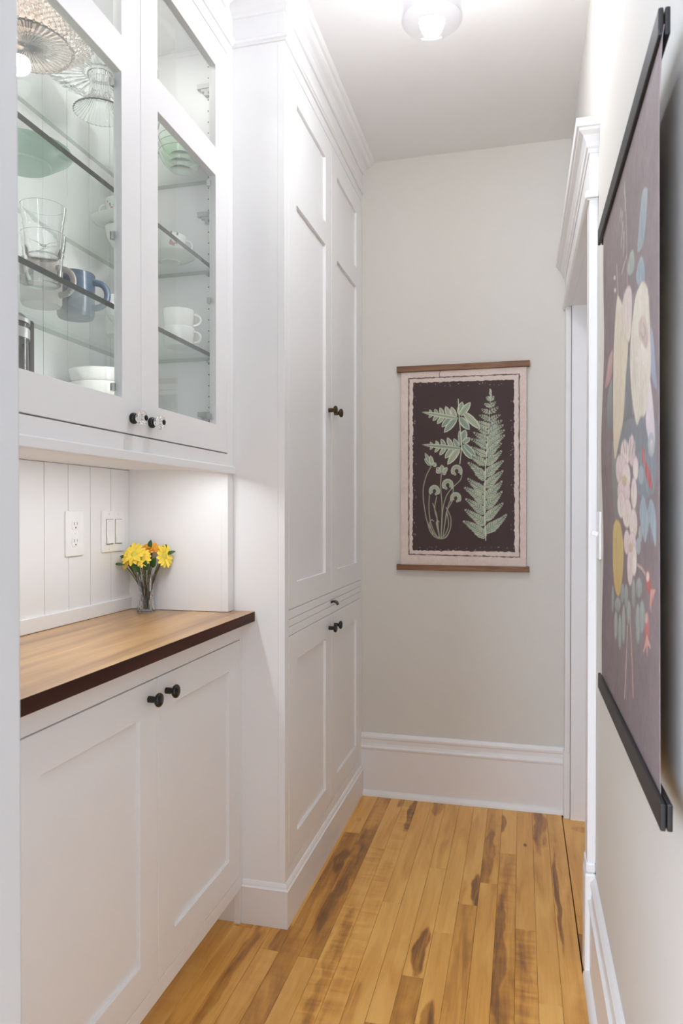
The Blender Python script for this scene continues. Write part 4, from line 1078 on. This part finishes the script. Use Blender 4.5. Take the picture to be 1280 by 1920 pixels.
mug('coffee_mug', 'pale mug with its handle showing in the right-hand door', (-1.000, 1.655, SB), .044, .098, 'china', math.radians(38), .030)
def bowl(name, label, cat, loc, rf, r, h, mat, group=None, rim=.0):
    o = MB().lathe(shell([(rf, 0), (rf + .002, .005), (rf + (r - rf) * .55, h * .35), (r * .93, h * .72), (r, h - .002), (r - .001, h)], .003), 52).build(name, mat, None, smooth=True, local=True)
    o.location = loc; tag(o, label, cat, group); return o
bowl('small_bowl', 'shallow white bowl at the front of the middle shelf by the blue mug', 'bowl', (-.925, 1.555, SB), .034, .056, .042, 'china')
for i in range(4):
    bowl('soup_bowl', ('top' if i == 3 else 'second from top' if i == 2 else 'third from top' if i == 1 else 'bottom') + ' white bowl of the stack at the foot of the cabinet', 'bowl', (-1.035, 1.625, SBOT + .034 * i), .045, .088, .072, 'china', 'stacked white bowls')
# carafe with black handle, mostly behind the jamb
pr_ = thing('coffee_press', 'coffee press with a thick black handle at the cabinet bottom left', 'coffee press', (-1.005, 1.220, SBOT))
part(MB().lathe(shell([(.046, .012), (.048, .016), (.048, .19), (.050, .195)], .002), 44), 'glass_body', 'glass', pr_)
part(MB().lathe([(.049, 0), (.050, .002), (.050, .030), (.0487, .032)], 40), 'steel_base', 'steel', pr_)
part(MB().lathe([(.0505, .165), (.0505, .185)], 40), 'steel_band', 'steel', pr_)
hh = MB().box(.049, .082, -.012, .012, .200, .222).box(.066, .090, -.012, .012, .030, .222).box(.049, .082, -.012, .012, .030, .048)
h_ = part(hh, 'handle', 'blackrod', pr_, smooth=False, bevel=.006); h_['label'] = 'thick black handle'
pr_.rotation_euler = (0, 0, PI / 2 + .06)
part(MB().lathe([(.051, .196), (.051, .204), (.040, .214), (.008, .218), (.006, .232), (.012, .240), (.004, .246)], 36), 'lid', 'steel', pr_)
# green plate
gp = MB().lathe(shell([(.050, 0), (.052, .004), (.062, .008), (.078, .020), (.092, .030), (.093, .032)], .004), 72,
                mod=lambda a, k, r, z: (r * (1 + .006 * math.cos(36 * a) * (z > .015)), z)).build('green_plate', 'jade', None, smooth=True, local=True)
gp.location = (-.985, 1.262, SA); tag(gp, 'sea-green plate on the shelf above the tumblers', 'plate')
# teacups and saucers
TC = [(.020, 0), (.022, .003), (.019, .007), (.026, .013), (.038, .030), (.043, .050), (.045, .062), (.0455, .064)]
def decals(parent, r, zc, angs, seed):
    g = random.Random(seed)
    for nm, mt in (('rose_decal', 'rose'), ('leaf_decal', 'leafdecal')):
        m_ = MB()
        for a in angs:
            for k in range(3 if mt == 'rose' else 9):
                aa = a + g.gauss(0, .16 if mt == 'rose' else .30); z = zc + g.gauss(0, .004 if mt == 'rose' else .009)
                sz = g.uniform(.0045, .0065) if mt == 'rose' else g.uniform(.0018, .0036)
                rr = np.interp(z, [p[1] for p in TC], [p[0] for p in TC]) * r / .0455 + .0004
                ex = g.uniform(.5, 1.6)
                vs_ = []
                for i in range(8):
                    th = 2 * PI * i / 8
                    da = sz * math.cos(th) / rr; dz = sz * ex * math.sin(th) * (.6 if mt == 'rose' else 1)
                    rz_ = np.interp(z + dz, [p[1] for p in TC], [p[0] for p in TC]) * r / .0455 + .0004
                    vs_.append((rz_ * math.cos(aa + da), rz_ * math.sin(aa + da), z + dz))
                m_.add(vs_, [tuple(range(8))])
        q = m_.build(nm, mt, parent, local=True); q['kind'] = 'stuff'
def teacup(label, loc, rz, angs, seed, r=.0455):
    t = thing('teacup', label, 'cup', loc, rz, 'flowered teacups')
    b_ = part(MB().lathe(shell([(q * r / .0455, z) for q, z in TC], .0022), 48), 'body', 'china', t)
    part(MB().tube(handle_pts(r * .78, .020, r * .95, .055, .020), .0030, 8), 'handle', 'china', t)
    decals(b_, r, .040, angs, seed)
def saucer(label, loc, r=.072):
    o = MB().lathe(shell([(.026, 0), (.027, .003), (.040, .006), (r * .82, .012), (r - .001, .019), (r, .0205)], .0025), 56).build('saucer', 'china', None, smooth=True, local=True)
    o.location = loc; tag(o, label, 'saucer', 'flowered tea saucers')
teacup('lower flowered teacup under the saucer beside the left door frame', (-1.055, 1.745, SA), 1.2, [-1.6], 1)
saucer('saucer balanced between two teacups seen in the left door', (-1.055, 1.745, SA + .0645), .080)
teacup('upper flowered teacup with grey sprigs above the saucer', (-1.055, 1.745, SA + .072), 3.5, [1.2], 2)
saucer('saucer under the rose teacup seen in the right-hand door', (-.965, 1.848, SA), .070)
teacup('flowered teacup with a red rose seen in the right-hand door', (-.965, 1.848, SA + .0075), .35, [-1.20], 5)
# stacked white cups
for i in range(2):
    mug('white_cup', ('lower' if i == 0 else 'upper') + ' plain white cup of the pair in the right-hand door', (-.915, 1.800, SB + .0475 * i), .044, .052, 'china', math.radians(14), .020, 'cup', .0035, .9, 'stacked white cups')
# green glass bowls and goblet
for i in range(3):
    o = MB().lathe(shell([(.032, 0), (.036, .003), (.050, .016), (.060, .034), (.064, .046)], .0025), 52).build('green_glass_bowl', 'greenglass', None, smooth=True, local=True)
    o.location = (-.935, 1.858, SA0 + .020 * i)
    tag(o, ('bottom' if i == 0 else 'middle' if i == 1 else 'top') + ' green glass bowl of the stack in the right-hand door', 'bowl', 'stacked green glass bowls')
gb = MB().lathe(shell([(.034, 0), (.034, .003), (.008, .008), (.006, .045), (.010, .055), (.032, .075), (.040, .105), (.041, .130)], .002), 44).build('green_goblet', 'greenglass', None, smooth=True, local=True)
gb.location = (-.985, 1.752, SA0); tag(gb, 'tall pale green glass goblet next to the green bowls', 'glass')
# pink pressed-glass plate and bowl
def diam(a, k, r, z): return (r * (1 + (.014 * math.cos(44 * a + (PI if k % 2 else 0)) if .006 < z else 0)), z)
pk = thing('pink_cake_plate', 'pink pressed-glass plate with diamond cut rim on the top shelf', 'plate', (-1.000, 1.292, SA0 + .0004))
po_ = [(.092, .003)] + [(.094 + .040 * i / 9, .006 + .030 * i / 9) for i in range(10)]
def plate_mod(a, k, r, z):
    if .012 < r < .0875 and z < .005: return (r, z + .0010 * math.cos(44 * a))      # starburst under the base
    return (r * (1 + (.014 * math.cos(44 * a + (PI if k % 2 else 0)) if z > .006 and r > .09 else 0)), z)
part(MB().lathe([(.0008, .0030), (.014, .0028), (.045, .0028), (.085, .0028), (.087, .0014), (.0885, 0)] + po_ + [(r - .004, z + .003) for r, z in po_[::-1]] + [(.06, .009), (.0008, .008)], 352, mod=plate_mod), 'plate_body', 'pinkglass', pk, smooth=False)
bd_ = MB()
for i in range(40):
    a = 2 * PI * i / 40
    bd_.lathe([(.0030 * math.cos(t), .0030 * math.sin(t)) for t in np.linspace(-PI / 2 + .15, PI / 2 - .15, 5)], 8, (.0915 * math.cos(a), .0915 * math.sin(a), .0035))
q = part(bd_, 'beaded_edge', 'pinkglass', pk); q['kind'] = 'stuff'
pb = MB().lathe(shell([(.038, 0), (.041, .003), (.050, .016), (.056, .034), (.060, .060), (.062, .064)], .003), 64, mod=lambda a, k, r, z: (r * (1 + .012 * math.cos(20 * a) * (z > .01)), z))
for rr in (.010, .017, .024, .031): pb.lathe([(rr - .0016, .0022), (rr, -.0004), (rr + .0016, .0022)], 48)
o = pb.build('pink_glass_bowl', 'pinkglass', None, smooth=True, local=True); o.location = (-.985, 1.300, SA0 + .0135)
tag(o, 'small pink glass bowl with ringed base on the pink plate', 'bowl')
# ribbed clear cake stand
cs = thing('cake_stand', 'clear ribbed glass cake stand on the top shelf', 'cake stand', (-.992, 1.545, SA0))
rib = lambda n, amp: (lambda a, k, r, z: (r * (1 + amp * math.cos(n * a)), z))
part(MB().lathe(shell([(.062, 0), (.063, .003), (.052, .012), (.036, .028), (.027, .042), (.024, .060), (.0245, .082), (.030, .092)], .003), 144, mod=rib(36, .018)), 'foot', 'glass', cs, smooth=False)
part(MB().lathe([(.030, .092), (.070, .0935), (.105, .095), (.130, .100), (.135, .104), (.136, .116), (.133, .117), (.131, .108), (.100, .099), (.030, .096), (.001, .096)], 192,
                mod=lambda a, k, r, z: (r * (1 + (.006 * math.cos(48 * a) if r > .12 else 0)), z + (.0016 * math.cos(32 * a) if .06 < r < .115 else 0))), 'plate', 'glass', cs, smooth=False)
fb = MB().lathe(shell([(.040, 0), (.044, .004), (.052, .020), (.066, .050), (.074, .075)], .003), 144, mod=lambda a, k, r, z: (r * (1 + .03 * math.cos(18 * a)), z)).build('fluted_glass_bowl', 'glass', None, smooth=True, local=True)
fb.location = (-.992, 1.548, SA0 + .0965); tag(fb, 'fluted clear glass bowl standing on the cake stand', 'bowl')

# ================================================================== FLOWERS
VX, VY, VZ = -1.066, 1.888, .9252
vase = MB()
def cut(a, k, r, z): return (r * (1 + .035 * math.cos(14 * a + z * 90)), z)
vase.lathe(shell([(.0255, 0), (.0270, .004), (.0262, .010), (.0215, .022), (.0195, .045), (.0205, .066), (.0245, .086), (.0285, .106), (.0290, .112)], .0028), 56, mod=cut)
vo = vase.build('glass_vase', 'vaseglass', None, local=True); vo.location = (VX, VY, VZ)
tag(vo, 'small cut-glass vase holding yellow flowers on the counter', 'vase')
R3 = Vector((math.cos(YAW), math.sin(YAW), 0))            # sideways direction across the counter corner
Fd = Vector((-math.sin(YAW), math.cos(YAW), 0))
def off(a, b, z): return Vector((VX, VY, VZ)) + R3 * a + Fd * b + Vector((0, 0, z))
def basis(n):
    n = n.normalized(); a = n.cross(Vector((0, 0, 1)));
    a = a.normalized() if a.length > .05 else Vector((1, 0, 0)); b = n.cross(a).normalized()
    return Matrix((a, b, n)).transposed().to_4x4()
def stem_path(p, foot):
    p0 = off(foot[0], foot[1], .008); p1 = off(foot[0] * .5, foot[1] * .5, .055); p2 = p1.lerp(Vector(p), .5) + Vector((0, 0, .008))
    pts = []
    for i in range(13):
        t = i / 12
        pts.append(p0 * (1 - t) ** 3 + p1 * 3 * t * (1 - t) ** 2 + p2 * 3 * t * t * (1 - t) + Vector(p) * t ** 3)
    return pts
rf = random.Random(5)
def daisy(label, pos, nrm, r, mat, foot, cup=.25):
    p = off(*pos); n = R3 * nrm[0] + Fd * nrm[1] + Vector((0, 0, nrm[2])); n.normalize()
    t = empty('daisy', p); tag(t, label, 'flower', 'yellow daisies in the glass vase')
    Mx = Matrix.Translation(p) @ basis(n)
    pet = MB()
    for lay, (np_, rl, lift) in enumerate(((15, 1.0, -.10), (13, .80, .12))):
        for i in range(np_):
            a = 2 * PI * (i + .5 * lay) / np_ + rf.gauss(0, .05); L_ = r * rl * rf.uniform(.9, 1.06); w = r * .17
            c, s_ = math.cos(a), math.sin(a); dz = cup * (lift + rf.gauss(0, .12))
            vs_ = []; fs = []
            for k, (u, hw) in enumerate(((.14, .45), (.4, .9), (.72, 1.0), (.92, .6), (1.0, .12))):
                z = r * (dz * u * 2 + .16 * math.sin(u * 2.4) - .05 * u * u)
                for sd, zz in ((-1, .02), (0, -.02), (1, .02)):
                    x_, y_ = L_ * u, sd * w * hw
                    vs_.append((x_ * c - y_ * s_, x_ * s_ + y_ * c, z + zz * r))
            for k in range(4):
                for m_ in range(2):
                    q0 = k * 3 + m_; fs.append((q0, q0 + 1, q0 + 4, q0 + 3))
            pet.add(vs_, fs, 0, Mx)
    pet.build('petals', mat, t, smooth=True)
    MB().lathe([(r * .24, -.0), (r * .26, r * .10), (r * .18, r * .16), (r * .05, r * .17)], 16, (0, 0, 0), Mx).build('disc', 'disc' if mat == 'yellow' else mat, t, smooth=True)
    MB().tube(stem_path(p, foot), .0026, 7).build('stem', 'stem', t, smooth=True)
daisy('large yellow daisy facing the room at the left of the bunch', (-.030, -.014, .168), (-.25, -.75, .55), .040, 'yellow', (-.006, -.004))
daisy('yellow daisy drooping to the right of the bunch', (.052, -.004, .162), (.80, -.35, .15), .038, 'yellow', (.007, -.002), -.2)
daisy('small orange-yellow daisy at the back of the bunch', (.016, .010, .186), (.2, -.4, .9), .030, 'orange', (.002, .006))
daisy('yellow daisy half hidden low in the middle of the bunch', (-.004, -.020, .158), (-.1, -.8, .3), .028, 'yellow', (.001, -.007))
daisy('small yellow daisy nodding at the far left of the bunch', (-.056, -.006, .148), (-.75, -.45, .1), .028, 'yellow', (-.008, .003), -.1)
def sprig(label, pos, dirv, ln, w, foot):
    tip = off(*pos); d = (R3 * dirv[0] + Fd * dirv[1] + Vector((0, 0, dirv[2]))).normalized()
    t = empty('leaf_sprig', tip); tag(t, label, 'leaf', 'dark leaves among the daisies')
    sd = d.cross(Vector((.1, -1, .35))).normalized(); nn = sd.cross(d)
    vs_ = []; fs = []
    for k, (u, hw) in enumerate(((0, .08), (.18, .7), (.42, 1), (.7, .75), (.9, .3), (1, .02))):
        for m_, (s_, z) in enumerate(((-1, .18), (0, 0), (1, .18))):
            vs_.append(tip + d * ln * u + sd * s_ * hw * w + nn * (z * w * hw - .25 * ln * (u - .4) ** 2))
    for k in range(5):
        for m_ in range(2):
            q0 = k * 3 + m_; fs.append((q0, q0 + 1, q0 + 4, q0 + 3))
    MB().add(vs_, fs).build('blade', 'leaf', t, smooth=True)
    MB().tube(stem_path(tip, foot), .0013, 6).build('stalk', 'leaf', t, smooth=True)
for lb, pos, dv, ln, w, ft in (
    ('long thin leaf pointing left below the daisies', (-.064, -.004, .139), (-1, -.1, .08), .030, .0045, (-.006, .002)),
    ('dark leaf at the upper left of the bunch', (-.050, .002, .150), (-.9, .1, .45), .032, .009, (-.004, .004)),
    ('upright small leaf above the large daisy', (-.044, .008, .170), (-.15, .1, 1), .026, .006, (-.003, .005)),
    ('broad leaf in front of the vase rim, left', (-.012, -.020, .118), (-.55, -.35, .65), .040, .010, (-.003, -.006)),
    ('broad leaf in front of the vase rim, centre', (.004, -.022, .122), (.1, -.4, .8), .034, .011, (.002, -.006)),
    ('glossy leaf beneath the right-hand daisy', (.020, -.014, .130), (.35, -.3, .8), .036, .011, (.004, -.003)),
    ('green leaf standing up at the right back', (.044, .012, .170), (.35, .1, .9), .030, .010, (.005, .004)),
    ('pointed leaf reaching out at the far right', (.056, .008, .168), (1, .0, .35), .030, .006, (.006, .002)),
    ('green bud leaf at the very top of the bunch', (.010, .002, .186), (.15, -.2, .9), .026, .008, (.001, .003)),
    ('dark leaf behind the large daisy', (-.024, .012, .160), (-.35, .25, .8), .032, .009, (-.001, .006))):
    sprig(lb, pos, dv, ln, w, ft)
